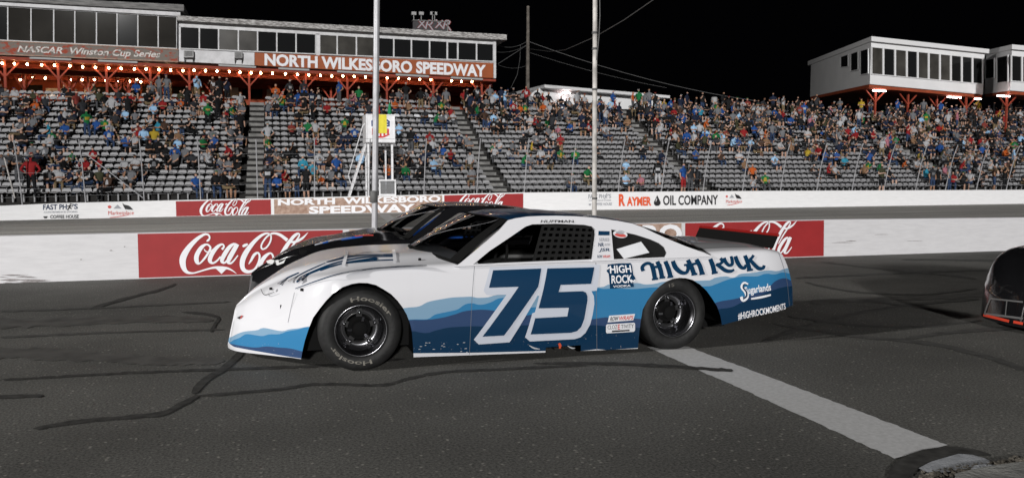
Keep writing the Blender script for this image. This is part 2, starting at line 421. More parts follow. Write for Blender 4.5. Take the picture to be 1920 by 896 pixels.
mb.flat([[(p[0], p[1]) for p in pts]], lambda x, y: (x, y, .05))
k = len(pts); mb.add([(p[0], p[1], 0) for p in pts]+[(p[0], p[1], .05) for p in pts], [(i, (i+1) % k, k+(i+1) % k, k+i) for i in range(k)])
tag(mb.build('kerb', M['kerb']), kind='structure')
mb = MB(); c = onZ(1850, 882, 0); lump(mb, (c[0], c[1], 0), (.085, .05, .03), 5)
tag(mb.build('concrete_chunk', M['slab']), 'grey broken concrete chunk beside the kerb at the end of the white line', 'concrete chunk', kind='thing')
mb = MB(); q = random.Random(8)
for i in range(420):
    a = q.random(); px = 1725+a*215; py = 893-a*34+q.gauss(0, 4)+3; c = onZ(px, py, 0); s_ = q.uniform(.004, .014)
    lump(mb, (c[0], c[1], .004), (s_, s_, s_*.8), i)
M['dirt'] = mat('dirt_grains', (.1, .09, .075), .95, var=.5, scale=30)
tag(mb.build('gravel', M['dirt']), kind='stuff')

# ------------------------------------------------------------------ walls
def nv(px, py=450): return onV(px, py, NV)[0]
def ntop(u): return float(np.interp(u, [p[0] for p in _nt], [p[2] for p in _nt]))
_nt = [onV(x, y, NV) for x, y in ((-200, 446), (0, 443), (260, 437), (640, 430), (1545, 412), (1920, 408), (2100, 406))]
wall = thing('pit_wall', 'low white concrete pit wall with painted red and brown signs behind the race cars', 'wall', (0, NV, 0))
mb = MB(); us = sorted(set([-40, -20, 60, 40]+[p[0] for p in _nt]))
for a, b in zip(us, us[1:]):
    mb.hexa([(a, NV, -.02), (b, NV, -.02), (b, NV+.3, -.02), (a, NV+.3, -.02)], [(a, NV+.02, ntop(a)), (b, NV+.02, ntop(b)), (b, NV+.28, ntop(b)), (a, NV+.28, ntop(a))])
mb.build('concrete_block', M['wallwhite'], wall)
def panel_near(px0, px1, m, name, z0=.015, dz=.012, off=.004):
    a, b = nv(px0), nv(px1); mb = MB()
    f = lambda u, z: (u, NV+.02*z/.7-off, z)
    mb.add([f(a, z0), f(b, z0), f(b, ntop(b)-dz), f(a, ntop(a)-dz)], [(0, 1, 2, 3)])
    return mb.build(name, m, wall)
pr = panel_near(258, 643, M['cokered'], 'painted_sign')
pb = panel_near(655, 1278, M['signbrown'], 'painted_sign')
pr2 = panel_near(1285, 1545, M['cokered'], 'painted_sign')
COKE = [  # brush strokes of the script lettering: (x, y, width), y down
 ([(428, 206, 10), (448, 196, 26), (466, 172, 20), (462, 142, 20), (435, 124, 22), (392, 130, 30), (310, 185, 44), (215, 285, 62), (150, 400, 78), (150, 500, 66), (190, 570, 40), (262, 588, 20), (340, 570, 18), (430, 543, 20), (520, 522, 26), (600, 524, 38), (680, 530, 26), (740, 556, 16), (790, 594, 4)], 0),
 ([(430, 245, 22), (365, 285, 46), (312, 380, 56), (315, 450, 50), (345, 472, 22), (400, 420, 24), (455, 340, 26), (476, 280, 24)], 1),
 ([(400, 300, 10), (425, 330, 14), (470, 330, 12), (520, 290, 8)], 0),
 ([(615, 305, 30), (640, 268, 20), (615, 243, 22), (560, 275, 40), (500, 350, 52), (470, 430, 50), (500, 468, 26), (550, 445, 22), (600, 390, 18)], 0),
 ([(770, 240, 22), (710, 272, 44), (645, 365, 52), (615, 440, 44), (650, 462, 24), (705, 400, 26), (760, 310, 26)], 1),
 ([(800, 240, 50), (755, 320, 54), (705, 410, 54), (690, 460, 34), (735, 462, 22), (808, 375, 14)], 0),
 ([(862, 268, 20), (890, 256, 34), (925, 240, 20)], 0),
 ([(935, 480, 8), (962, 440, 26), (1000, 372, 34), (1045, 345, 24), (1068, 385, 24), (1050, 470, 24), (1000, 550, 30), (920, 570, 40), (866, 530, 52), (862, 440, 62), (905, 340, 60), (990, 225, 46), (1085, 140, 32), (1160, 112, 20), (1203, 140, 18), (1195, 210, 20), (1150, 280, 20), (1100, 300, 20), (1088, 255, 20), (1130, 180, 20), (1190, 125, 22), (1250, 112, 26), (1320, 135, 34), (1400, 195, 40)], 0),
 ([(1190, 350, 22), (1130, 392, 44), (1082, 470, 50), (1085, 550, 44), (1120, 575, 22), (1180, 520, 24), (1228, 440, 24), (1225, 375, 22)], 1),
 ([(1440, 215, 22), (1500, 212, 30), (1580, 170, 26), (1648, 102, 5)], 0),
 ([(1400, 230, 10), (1460, 150, 16), (1520, 112, 18), (1545, 135, 18), (1500, 210, 22), (1420, 320, 20), (1345, 440, 12)], 0),
 ([(1530, 118, 12), (1460, 170, 36), (1380, 280, 48), (1300, 430, 50), (1262, 540, 46), (1290, 578, 24), (1345, 540, 16)], 0),
 ([(1500, 350, 22), (1440, 385, 42), (1370, 480, 48), (1345, 550, 42), (1380, 575, 22), (1440, 510, 24), (1490, 420, 24)], 1),
 ([(1545, 345, 44), (1500, 430, 50), (1450, 530, 48), (1445, 575, 30), (1490, 572, 20), (1560, 490, 12)], 0)]
def coke(mb, fn, base=0):
    for i, (st, cl) in enumerate(COKE):
        ribbon(mb, st, (lambda x, y, d=i*.0007: fn(x, y, d)), base, bool(cl), 7)
    mb.add([fn(540, 530, .0105), fn(610, 597, .0105), fn(668, 540, .0105)], [(0, 1, 2)], base)
mb = MB()
def nearcoke(x0):
    def f(x, y, d):
        p = onV(x0+320+x/6.4, 420+y/6.4, NV); return (p[0], NV-.001+.02*p[2]/.7-.008-d*.4, p[2])
    return f
coke(mb, nearcoke(0)); mb.build('painted_lettering', M['letterwhite'], pr)
mb = MB()
def nearcoke2(x, y, d):
    # same lettering on the second red panel: 'la' ends at 1495
    s_ = .79; p = onV(1316+(x-110)/6.4*s_*.94, 417+(y-100)/6.4*s_*1.02-(x-110)*.0022, NV); return (p[0], NV+.02*p[2]/.7-.009-d*.4, p[2])
coke(mb, nearcoke2); mb.build('painted_lettering', M['letterwhite'], pr2)
mb = MB()
f = lambda a, b, c, d: quad4(*[(lambda p: (p[0], NV+.02*p[2]/.7-.008, p[2]))(onV(*q, NV)) for q in (a, b, c, d)])
text(mb, 'NORTH  WILKESBORO', f((672, 468), (1279, 456), (1279, 420), (672, 434)), 0, .042)
text(mb, 'SPEEDWAY', f((790, 503), (1170, 495), (1170, 464), (790, 472)))
mb.build('painted_lettering', M['letterwhite'], pb)

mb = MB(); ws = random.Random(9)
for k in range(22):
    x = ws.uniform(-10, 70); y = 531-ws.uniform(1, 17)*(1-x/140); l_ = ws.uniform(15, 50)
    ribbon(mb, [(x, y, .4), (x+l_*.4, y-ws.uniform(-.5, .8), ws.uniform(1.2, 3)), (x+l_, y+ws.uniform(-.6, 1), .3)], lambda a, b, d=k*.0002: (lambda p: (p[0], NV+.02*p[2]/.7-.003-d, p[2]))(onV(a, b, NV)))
for x, y, l_, wd in ((1560, 455, 40, 1.2), (1586, 452, 20, 1.6), (1640, 440, 25, .8), (1700, 452, 30, .7), (205, 470, 6, 2), (150, 487, 4, 2), (232, 463, 3, 2)):
    ribbon(mb, [(x, y, .3), (x+l_/2, y-.6, wd), (x+l_, y-.4, .3)], lambda a, b: (lambda p: (p[0], NV+.02*p[2]/.7-.009, p[2]))(onV(a, b, NV)))
mb.build('wall_streaks', M['wallstreak'], wall)['kind'] = 'stuff'  # thin dark streaks low at the left end, and a few scratches
fw = thing('outer_wall', 'white concrete outer wall below the grandstand with sponsor signs painted along it', 'wall', (0, FV, 0))
mb = MB(); us = sorted(set([-40, -25, 80, 60]+[p[0] for p in _fb]+[p[0] for p in _ft]))
for a, b in zip(us, us[1:]):
    mb.hexa([(a, FV, farbase(a)-.05), (b, FV, farbase(b)-.05), (b, FV+.4, farbase(b)-.05), (a, FV+.4, farbase(a)-.05)], [(a, FV, fartop(a)), (b, FV, fartop(b)), (b, FV+.4, fartop(b)), (a, FV+.4, fartop(a))])
mb.build('concrete_block', M['wallfar'], fw)
def fq(a, b, c, d, off=.02): return quad4(*[(lambda p: (p[0], FV-off, p[2]))(onV(*q, FV)) for q in (a, b, c, d)])
def panel_far(x0, x1, m, name, top=2.0):
    a, b = onV(x0, 390, FV)[0], onV(x1, 390, FV)[0]; mb = MB(); h = .05
    mb.add([(a, FV-.01, farbase(a)+.02), (b, FV-.01, farbase(b)+.02), (b, FV-.01, fartop(b)-h), (a, FV-.01, fartop(a)-h)], [(0, 1, 2, 3)])
    return mb.build(name, m, fw)
c1 = panel_far(330, 508, M['cokered'], 'painted_sign')
c2 = panel_far(833, 981, M['cokered'], 'painted_sign')
nb = panel_far(514, 829, M['signbrown'], 'painted_sign')
def farcoke(x0, y0, sx, sy, sl):
    def g(x, y, d):
        p = onV(x0+(x-110)*sx, y0+(y-105)*sy-(x-110)*sl, FV); return (p[0], FV-.02-d*3, p[2])
    return g
mb = MB(); coke(mb, farcoke(374.5, 373.4, .0637, .0648, .0005)); mb.build('painted_lettering', M['letterwhite'], c1)
mb = MB(); coke(mb, farcoke(859, 363.5, .0575, .0625, .0005)); mb.build('painted_lettering', M['letterwhite'], c2)
mb = MB()
text(mb, 'NORTH  WILKESBORO', fq((521, 385.5), (826, 378.5), (826, 366.5), (521, 374)), 0, .042)
text(mb, 'SPEEDWAY', fq((579, 401), (778, 398), (778, 382), (579, 387)), 0, .042)
mb.build('painted_lettering', M['letterwhite'], nb)
def coffee(x0, x1, ink, gi):
    w_ = x1-x0; y = lambda x, k: k-.016*(x-x0)
    mb = MB()
    q = lambda a, b, t, c: fq((x0+a*w_, y(x0+a*w_, c)), (x0+b*w_, y(x0+b*w_, c)), (x0+b*w_, y(x0+b*w_, t)), (x0+a*w_, y(x0+a*w_, t)))
    yt = 383.5 if x0 < 500 else 364.5; k = 1 if x0 < 500 else .8
    text(mb, 'FAST PH', q(.0, .66, yt, yt+10*k), 0); text(mb, "'S", q(.82, .97, yt-.5, yt+9.5*k), 0)
    # running figure
    F = q(.64, .84, yt-1, yt+12*k)
    for a, b, wd in (((.6, .82), (.45, .45), .22), ((.45, .45), (.2, .05), .16), ((.45, .45), (.8, .25), .16), ((.55, .7), (.15, .6), .12), ((.55, .7), (.95, .6), .12)):
        ribbon(mb, [(a[0], a[1], wd), ((a[0]+b[0])/2, (a[1]+b[1])/2, wd), (b[0], b[1], wd)], lambda x_, y_: F(x_, y_)+Vector((0, -.004, 0)), 1)
    mb.flat([[(.68+.13*math.cos(t*.628), .93+.1*math.sin(t*.628)) for t in range(10)]], lambda x_, y_: F(x_, y_), 1)
    text(mb, 'CONVENIENCE STORES', q(.02, .96, yt+13*k, yt+16*k), 2)
    text(mb, 'COFFEE HOUSE', q(.2, 1.0, yt+20*k, yt+26.5*k), 1)
    F2 = q(.0, .13, yt+22*k, yt+26*k); mb.flat([[(0, 1), (1, 1), (.75, 0), (.25, 0)][::-1]], F2, 1)
    mb.build('painted_lettering', [ink, M['ink'] if gi is None else gi, M['greyink']], fw)
coffee(81, 148, M['navy'], None); coffee(1103, 1147, M['greyink'], M['greyink'])
def market(x0, x1, yt, yb, ink, redm):
    mb = MB(); q = fq((x0, yb), (x1, yb-.5), (x1, yt-.5), (x0, yt))
    text(mb, 'Marketplace', lambda x, y: q(x, .1+.34*y), 1, .0)
    ribbon(mb, [(.06, .0, .03), (.4, .06, .05), (.8, .16, .02)], q, 1)
    mb.flat([[(.55, .98), (.62, .86), (.78, .8), (.86, .72), (.98, .5), (.66, .55), (.58, .8)][::-1]], q, 0)
    mb.flat([[(.2, .6), (.36, .86), (.52, .6)]], q, 2); mb.flat([[(.05+.07*math.cos(t*.628), .72+.1*math.sin(t*.628)) for t in range(10)]], q, 1)
    mb.build('painted_lettering', [ink, redm, M['greyink']], fw)
market(203, 251, 380, 408, M['ink'], M['red2']); market(1361, 1391, 362, 385, M['ink'], M['red2'])
mb = MB()
text(mb, 'R', fq((1160, 386.5), (1172, 386.3), (1172, 363.6), (1160, 363.8)), 0, .042)
text(mb, 'AYMER', fq((1175, 386.3), (1221, 385.6), (1221, 368.8), (1175, 369.3)), 0, .042)
rl = mb.build('painted_lettering', M['orange'], fw)
mb = MB()
text(mb, 'OIL COMPANY', fq((1243, 385), (1346, 384), (1346, 365.5), (1243, 366.5)))
q = fq((1225, 386), (1239, 385.8), (1239, 365.8), (1225, 366))
mb.flat([[(.5, 1), (.25, .62), (.05, .35), (.08, .14), (.3, 0), (.7, 0), (.92, .14), (.95, .35), (.75, .62)][::-1]], q)
mb.build('painted_lettering', M['ink'], fw)
mb = MB(); ribbon(mb, [(.28, .38, .02), (.36, .52, .1), (.46, .72, .04)], lambda x, y: q(x, y)+Vector((0, -.01, 0)))
mb.build('drop_highlight', M['letterwhite'], fw)

# ------------------------------------------------------------------ poles and cables
def pole(name, label, cat, base, top, r0, r1, m, bands=()):
    t = thing(name, label, cat, base)
    mb = MB(); n = 10
    mb.tube([Vector(base).lerp(Vector(top), i/n) for i in range(n+1)], [r0+(r1-r0)*i/n for i in range(n+1)], 12)
    mb.build('pole_shaft', m, t)
    return t
b = onV(700.5, 437, 13.12); tp = onV(707.5, -90, 13.12)
lp_ = pole('steel_pole', 'tall bare grey steel pole in front of the flag stand', 'pole', (b[0], 13.12, 0), (tp[0], 13.12, tp[2]), .05, .05, M['galv'])
mb = MB(); p_ = onV(701, 369, 13.12); mb.lathe([(.052, -.1), (.064, -.09), (.064, .09), (.052, .1)], (p_[0], 13.12, p_[2]), (0, 0, 1), 14); mb.build('collar', M['cable'], lp_)
tp2 = onV(1116, -90, 13.12); b2 = onV(1114.5, 450, 13.12)
rp_ = pole('steel_pole', 'slim rust-streaked white pole standing behind the roof of the white race car', 'pole', (b2[0], 13.12, 0), (tp2[0], 13.12, tp2[2]), .043, .04, M['rust'])
for y in (62, 92, 168, 372):
    mb = MB(); p_ = onV(1115, y, 13.12); mb.lathe([(.042, -.02), (.049, -.018), (.049, .018), (.042, .02)], (p_[0], 13.12, p_[2]), (0, 0, 1), 14); mb.build('strap', M['cable'], rp_)
mb = MB(); mb.tube([onV(x, y, 13.06) for x, y in ((1124, -40), (1125, 30), (1123, 70), (1119, 112))], .008, 6)
mb.build('halyard', M['cable'], rp_)
UV = 56.0
b = onV(989, 175, UV); tp = onV(990, 12, UV)
ut = pole('utility_pole', 'dark wooden utility pole rising behind the grandstand in the middle', 'utility pole', (b[0], UV, 4.5), (tp[0], UV, tp[2]), .17, .11, M['wood'])
def sag(a, b, s, n=10):
    a, b = Vector(a), Vector(b); return [a.lerp(b, i/n)-Vector((0, 0, s*4*(i/n)*(1-i/n))) for i in range(n+1)]
def cable(pts, r, lab):
    mb = MB(); mb.tube(pts, r, 6); o = mb.build('overhead_cable', M['cable'], None); tag(o, lab, 'cable', 'overhead cables', 'thing')
cable(sag(onV(990, 78, UV), onV(1420, 190, UV), .5), .022, 'overhead cable running from the utility pole down to the right stand')
cable([onV(990, 92, UV), onV(1030, 97, 50), onV(1060, 94, 44), onV(1115, 70, 34), onV(1170, 38, 28), onV(1240, -10, 22)], .016, 'cable swooping from the utility pole up out of view to the right')
cable(sag(onV(990, 98, UV), onV(1250, 165, UV), .2), .012, 'thin lower cable from the utility pole towards the crowd')
cable(sag(onV(988, 78, UV), onV(936, 86, 54.2), .25), .016, 'top cable between the press box roof and the utility pole')
cable(sag(onV(988, 84, UV), onV(933, 98, 54.2), .2), .012, 'second cable between the press box and the utility pole')
cable(sag(onV(987, 86, UV), onV(934, 120, 54.2), .0), .02, 'straight guy cable slanting down from the utility pole to the press box')
cable(sag(onV(986, 124, UV), onV(934, 122, 54.2), .2), .012, 'lowest cable sagging from the press box to the utility pole')
cable([onV(976, 84, UV), onV(975, 110, UV), onV(970, 140, UV), onV(958, 165, UV)], .014, 'loose cable hanging beside the utility pole')
# ------------------------------------------------------------------ grandstand
M['conc'] = mat('dark_stand_concrete', (.022, .021, .02), .9, var=.3, scale=2)
M['step'] = mat('aisle_step_concrete', (.22, .217, .21), .9, var=.25, scale=3)
M['seat'] = mat('grey_seat_plastic', (.275, .275, .285), .42, var=.12, scale=1.5)
M['seatw'] = mat('white_seat_plastic', (.62, .63, .66), .4)
NR, TREAD, V0, GR = 18, .70, 40.3, .0045
Z0 = .62
def rowz(i): return Z0+.285*i+.0055*i*(i-1)/2
def deckz(i, u): return rowz(i)+GR*u
def rowv(i): return V0+TREAD*i
PITCHX = .43
BLOCKS = [('left', -19.0, -1.42), ('flagstand', -.50, 11.12), ('middle', 12.04, 23.32), ('right', 24.24, 43.1), ('far right', 44.05, 66.0)]
BLAB = ['grandstand block at the far left with rows of grey seats under the tall press box', 'grandstand block of grey seats directly behind the white flag stand',
        'grandstand block of grey seats rising behind the slim rust-streaked pole', 'grandstand block of grey seats below the white raised suite',
        'grandstand block of grey seats at the far right, packed with people']
def seat_parts():
    """one folding-style stadium seat, facing -y, origin under its middle on the deck; returns verts, faces"""
    mb = MB(); W = .19
    back = [(-W, .03), (-W, .09), (-W*.86, .14), (-W*.5, .165), (W*.5, .165), (W*.86, .14), (W, .09), (W, .03)]
    mb.slab(back, lambda x, z: (x, .19+.22*z, .43+z), lambda x, z: (x, .225+.22*z, .43+z))
    pan = [[(x, y, .43+.03*abs(x/W)**2-dz) for x in (-W, -W*.5, 0, W*.5, W)] for y, dz in ((-.175, .03), (-.18, .01), (-.15, 0), (0, .015), (.2, .0))]
    mb.grid(pan, 0, True)
    mb.grid([[(x, .19+.22*z, .43+z) for x, z in ((-W*.93, .125), (-W*.5, .162), (0, .164), (W*.5, .162), (W*.93, .125))], [(x, .232+.22*z, .45+z) for x, z in ((-W*.93, .125), (-W*.5, .162), (0, .164), (W*.5, .162), (W*.93, .125))]], 0, True)
    mb.add([(-W, -.17, .40), (W, -.17, .40), (W, .2, .40), (-W, .2, .40)], [(0, 1, 2, 3)])
    mb.box(-.03, .03, .12, .2, .0, .40)
    return mb
SEAT = seat_parts()
sv = np.array([tuple(p) for p in SEAT.v], dtype=np.float32); sf = SEAT.f
seat_me = bpy.data.meshes.new('seat'); seat_me.from_pydata([tuple(p) for p in SEAT.v], [], sf); seat_me.materials.append(M['seat'])
seat_me.polygons.foreach_set('use_smooth', SEAT.sm)
seat_mw = seat_me.copy(); seat_mw.materials.clear(); seat_mw.materials.append(M['seatw'])
BL = {}
SEATS = {}          # block index, row -> list of u
for bi, (nm, ua, ub) in enumerate(BLOCKS):
    root = thing('grandstand_section', BLAB[bi], 'grandstand', ((ua+ub)/2, V0, 0)); BL[nm] = root
    mb = MB()
    for i in range(NR):
        v = rowv(i)-.32; b_ = ub+(.46 if bi < 4 else 0); a_ = ua-.455
        za, zb = deckz(i, a_), deckz(i, b_)
        mb.hexa([(a_, v, -.6), (b_, v, -.6), (b_, v+TREAD-.003, -.6), (a_, v+TREAD-.003, -.6)], [(a_, v, za), (b_, v, zb), (b_, v+TREAD-.003, zb), (a_, v+TREAD-.003, za)])
    mb.build('tier_deck', M['conc'], root)
    if bi < 4:
        mb = MB(); a_, b_ = ub+.04, ub+.88
        for i in range(NR):
            v = rowv(i)-.32
            for k_, (dv, dz, ln) in enumerate(((0, .012, TREAD-.01), (.36, .16+.0027*i, TREAD-.37))):
                z = deckz(i, a_)
                mb.hexa([(a_, v+dv, z), (b_, v+dv, z), (b_, v+dv+ln, z), (a_, v+dv+ln, z)], [(a_, v+dv, z+dz), (b_, v+dv, z+dz), (b_, v+dv+ln, z+dz), (a_, v+dv+ln, z+dz)])
        mb.build('aisle_stairs', M['step'], root)
    pts = []
    for i in range(NR):
        n = int((ub-ua)/PITCHX); off = (ub-ua-n*PITCHX)/2
        L_ = [ua+off+PITCHX*(k+.5) for k in range(n)]; SEATS[bi, i] = L_
        for u in L_:
            x, y, d = proj((u, rowv(i), deckz(i, u)+.6))
            if -20 < x < 1940: pts.append((d, i, u))
    pts.sort(); near, rest = pts[:95], pts[95:]
    for d, i, u in near:
        o = bpy.data.objects.new('seat', seat_me); COL.objects.link(o); o.parent = root
        o.location = Vector((u, rowv(i), deckz(i, u)))-root.location
    k = len(rest); off = np.array([(u, rowv(i), deckz(i, u)) for d, i, u in rest], dtype=np.float32)-np.array(root.location, dtype=np.float32)
    V = (sv[None]+off[:, None]).reshape(-1, 3); n1 = len(sv)
    F = [tuple(a+q*n1 for a in f_) for q in range(k) for f_ in sf]
    me = bpy.data.meshes.new('seats'); me.from_pydata(V.tolist(), [], F); me.materials.append(M['seat']); me.materials.append(M['seatw'])
    mi = []; sm = []
    wr = random.Random(5)
    for d, i, u in rest:
        white = (bi == 1 and i == 14 and wr.random() < .45)
        mi += [1 if white else 0]*len(sf); sm += SEAT.sm
    me.polygons.foreach_set('material_index', mi); me.polygons.foreach_set('use_smooth', sm)
    o = bpy.data.objects.new('seats', me); COL.objects.link(o); o.parent = root; o['kind'] = 'stuff'

# ------------------------------------------------------------------ catch fence
fence = thing('catch_fence', 'leaning steel catch fence posts and cables along the top of the outer wall', 'fence', (0, FV+.2, 0))
FT = [(-62, -80), (41, 16), (160, 144), (270, 259), (376, 367), (483, 478), (590, 590), (692, 695), (795, 798), (894, 898), (983, 993), (1070, 1082), (1159, 1174), (1240, 1255), (1318, 1338), (1392, 1412), (1463, 1487), (1531, 1552), (1597, 1622), (1657, 1682), (1716, 1744), (1772, 1802), (1830, 1862), (1886, 1920), (1940, 1975)]
tops = []
for a, _ in FT:
    u = onV(a, 365, FV+.2)[0]; z = fartop(u); h = 2.75
    P = [(u, FV+.2, z-.02), (u, FV+.05, z+h*.25), (u, FV-.12, z+h*.5), (u, FV-.34, z+h*.76), (u, FV-.62, z+h)]
    tops.append(P)
    mb = MB(); mb.tube(P, .026, 8); mb.build('fence_post', M['galv'], fence)
M['wire'] = mat('fence_wire', (.22, .22, .23), .5, .4)
for k in range(5):
    mb = MB()
    for A, B in zip(tops, tops[1:]):
        mb.tube(sag(A[k] if k else (A[0][0], A[0][1], A[0][2]+.35), B[k] if k else (B[0][0], B[0][1], B[0][2]+.35), .02, 3), .007, 4)
    mb.build('fence_cable', M['wire'], fence)
mb = MB(); a_ = onV(268, 371, FV+.2); b_ = onV(155, 284, FV-.1); mb.tube([a_, b_], .022, 6); mb.build('diagonal_brace', M['galv'], fence)
mb = MB(); a_ = onV(28, 372, FV+.5); b_ = onV(8, 296, FV+.3); mb.tube([a_, b_], .03, 6); mb.build('diagonal_brace', M['rust'], fence)

# ------------------------------------------------------------------ flag stand
fs = thing('flag_stand', 'white starter stand box with a shield emblem on legs above the outer wall', 'flag stand', (onV(713, 365, FV+.2)[0], FV+.2, fartop(4.9)))
bx = onV(686, 214, FV-.05); bx2 = onV(741, 268, FV-.05)
u0, u1, z0, z1 = bx[0], bx2[0], bx2[2], bx[2]; vA, vB = FV-.05, FV+1.5
mb = MB()
mb.box(u0, u1, vA, vA+.04, z0, z1); mb.box(u0, u0+.04, vA+.042, vB, z0, z1); mb.box(u1-.04, u1, vA+.042, vB, z0, z1)
mb.box(u0+.042, u1-.042, vB-.04, vB, z0, z1); mb.box(u0+.042, u1-.042, vA+.042, vB-.042, z0, z0+.06)
mb.build('box_panel', M['whitesteel'], fs)
mb = MB()
for x in (u0, u1-.05): mb.box(x, x+.05, vA-.02, vA-.001, z0, z1)
for z in (z0, z1-.05): mb.box(u0+.051, u1-.051, vA-.02, vA-.001, z, z+.05)
mb.build('box_frame', M['whitesteel'], fs)
qb = quad4((u0, vA-.004, z0), (u1, vA-.004, z0), (u1, vA-.004, z1), (u0, vA-.004, z1))
sh = lambda off: (lambda x, y: qb(x, y)+Vector((0, -off, 0)))
M['emblue'] = mat('emblem_blue', lin('2c3f74'), .5); M['emred'] = mat('emblem_red', lin('c63a36'), .5)
outl = [(.14, .78), (.24, .86), (.5, .83), (.76, .86), (.86, .78), (.86, .45), (.76, .24), (.5, .13), (.24, .24), (.14, .45)]
mb = MB(); mb.flat([outl[::-1]], sh(.001), 1)
inn = [(.5+(x-.5)*.9, .5+(y-.5)*.92) for x, y in outl]
mb.flat([[(.185, .57)]+inn[0:5]+[(.815, .57)]][::1], sh(.003), 0)
for k in range(5):
    x = .2+.13*k; mb.add([sh(.004)(x, .2+.1*abs(k-2)*.5), sh(.004)(x+.07, .2+.1*abs(k-2)*.5), sh(.004)(x+.07, .5), sh(.004)(x, .5)], [(0, 1, 2, 3)], 2)
text(mb, 'USAC', lambda x, y: sh(.005)(.24+.52*x, .62+.13*y), 1)
ribbon(mb, [(.2, .3, .05), (.5, .19, .06), (.8, .3, .05)], sh(.006), 2)
mb.build('emblem', [M['emblue'], M['letterwhite'], M['emred']], fs)
mb = MB(); z = fartop(u0)
for (x, y, wd) in ((u0+.12, FV+.25, .08), (u1-.12, FV+.25, .1), (u1-.3, FV+1.3, .08), (u0+.12, FV+1.3, .08)):
    mb.bar((x, y, z if y < FV+.5 else deckz(0, x)), (x, y, z0), wd)
mb.build('support_leg', M['whitesteel'], fs)
mb = MB()
a1 = onV(655, 350, FV-.3+.6); a2 = onV(700, 226, FV+.6)
for dv in (0, .55):
    mb.bar((a1[0], a1[1]+dv, fartop(a1[0])), (a2[0], a2[1]+dv, a2[2]), .1, .06)
for i in range(1, 9):
    t = i/9; p0 = Vector((a1[0], a1[1], fartop(a1[0]))).lerp(Vector(a2), t); mb.bar(p0, p0+Vector((0, .55, 0)), .12, .03)
mb.build('stair', M['whitesteel'], fs)
mb = MB(); mb.tube([onV(653, 330, FV+.5), onV(680, 236, FV+.5), onV(690, 226, FV+.5)], .02, 6); mb.tube([onV(653, 330, FV+.5), onV(661, 352, FV+.5)], .02, 6); mb.build('handrail', M['whitesteel'], fs)
mb = MB(); g0 = onV(712, 363, FV+.2); g1 = onV(741, 338, FV+.2); zb_ = fartop(g0[0])
for x in (g0[0], g1[0]): mb.bar((x, FV+.2, zb_), (x, FV+.2, g1[2]), .07)
for zz in (zb_+.05, g1[2]): mb.bar((g0[0]-.03, FV+.18, zz), (g1[0]+.03, FV+.18, zz), .07)
mb.build('gate_frame', M['whitesteel'], fs)
M['mesh'] = glass_mat('frosted_panel', (.45, .46, .48), .5, .5)
mb = MB(); mb.box(g0[0]+.04, g1[0]-.04, FV+.19, FV+.2, zb_+.09, g1[2]-.04); mb.build('gate_panel', M['mesh'], fs)
M['yellow'] = mat('yellow_cloth', lin('ddd046'), .8, var=.06, scale=9)
mb = MB(); A = [(.395, .99), (.71, .99), (.70, .33), (.40, .33)]
rows = []
for i in range(8):
    y = .995-i*.095; rows.append([qb(.395+.315*k/6, y)+Vector((0, -.03-.012*math.sin(k*1.9+i*.25), .0)) for k in range(7)])
mb.grid(rows, 0, True); o = mb.build('draped_flag', M['yellow']); tag(o, 'yellow flag draped over the front of the white flag stand box', 'flag', None, 'thing')
M['greenflag'] = mat('green_cloth', lin('1d7a4f'), .8); M['redflag'] = mat('red_cloth', lin('c3281f'), .8)
def furled(px, m, lab):
    a = onV(px, 216, FV+.12); b_ = onV(px, 193, FV+.12)
    t = thing('furled_flag', lab, 'flag', a, 'furled flags in the flag stand'); mb = MB(); mb.tube([a, (b_[0], b_[1], b_[2]+.1)], .012, 6); mb.build('flag_stick', M['whitesteel'], t)
    mb = MB(); n = 7; mb.tube([Vector(a).lerp(Vector(b_), i/(n-1)) for i in range(n)], [.03, .11, .10, .09, .07, .05, .015], 7); mb.build('flag_cloth', m, t)
furled(730.5, M['greenflag'], 'furled green flag standing upright in the flag stand')
furled(709, M['redflag'], 'furled red flag beside the grey pole in the flag stand')
# ------------------------------------------------------------------ press boxes over the stand
M['pane'] = mat('dark_window_glass', (.012, .0125, .013), .06, spec=.4)
M['panel_'] = mat('glow_tinted_window_glass', (.055, .052, .047), .15, var=.4, scale=.8)  # paler base colour stands in for dim light in some windows
M['pane2'] = mat('dusty_window_glass', (.030, .028, .025), .04, var=.3, scale=.5, spec=.3)
M['frame'] = mat('white_window_frame', (.62, .62, .63), .55, var=.15, scale=3)
M['roofedge'] = weathered('flaking_roof_edge', (.16, .15, .145), (.58, .57, .56), 4, .42, .6, .85, (1, 1, 5))
M['roofgrey'] = weathered('grey_roof_boards', (.10, .10, .10), (.27, .265, .26), 3, .35, .65, .9, (.6, 1, 6))
M['sheet'] = weathered('white_sheet_panel', (.5, .5, .51), (.68, .68, .70), 2, .3, .6, .6)
M['signorange'] = mat('orange_brown_signboard', lin('9a4f26'), .6, var=.1, scale=2)
M['oldsign'] = weathered('peeling_old_signboard', lin('9a3f28'), lin('777069'), 2.6, .40, .52, .8, (1, 1, 1.6))
M['oldletter'] = weathered('peeling_white_letters', lin('807a74'), lin('d8d4d0'), 4.5, .38, .5, .8)
M['redwood'] = mat('red_painted_timber', lin('8d3c2a'), .7, var=.2, scale=4)
M['ceil'] = mat('red_brown_ceiling', lin('94452a'), .75, var=.2, scale=2)
M['dark'] = mat('unlit_interior', (.01, .009, .008), .9)
M['redsign'] = mat('red_fascia_sign', lin('8e2724'), .6)
M['bulb'] = mat('lit_bulb', (1, .9, .8), .5, emit=(1, .62, .30), estr=62)
M['tubelight'] = mat('lit_fluorescent_tube', (1, .95, .95), .5, emit=(1, .80, .76), estr=15)
M['tubeoff'] = mat('unlit_fixture', (.34, .34, .34), .5)
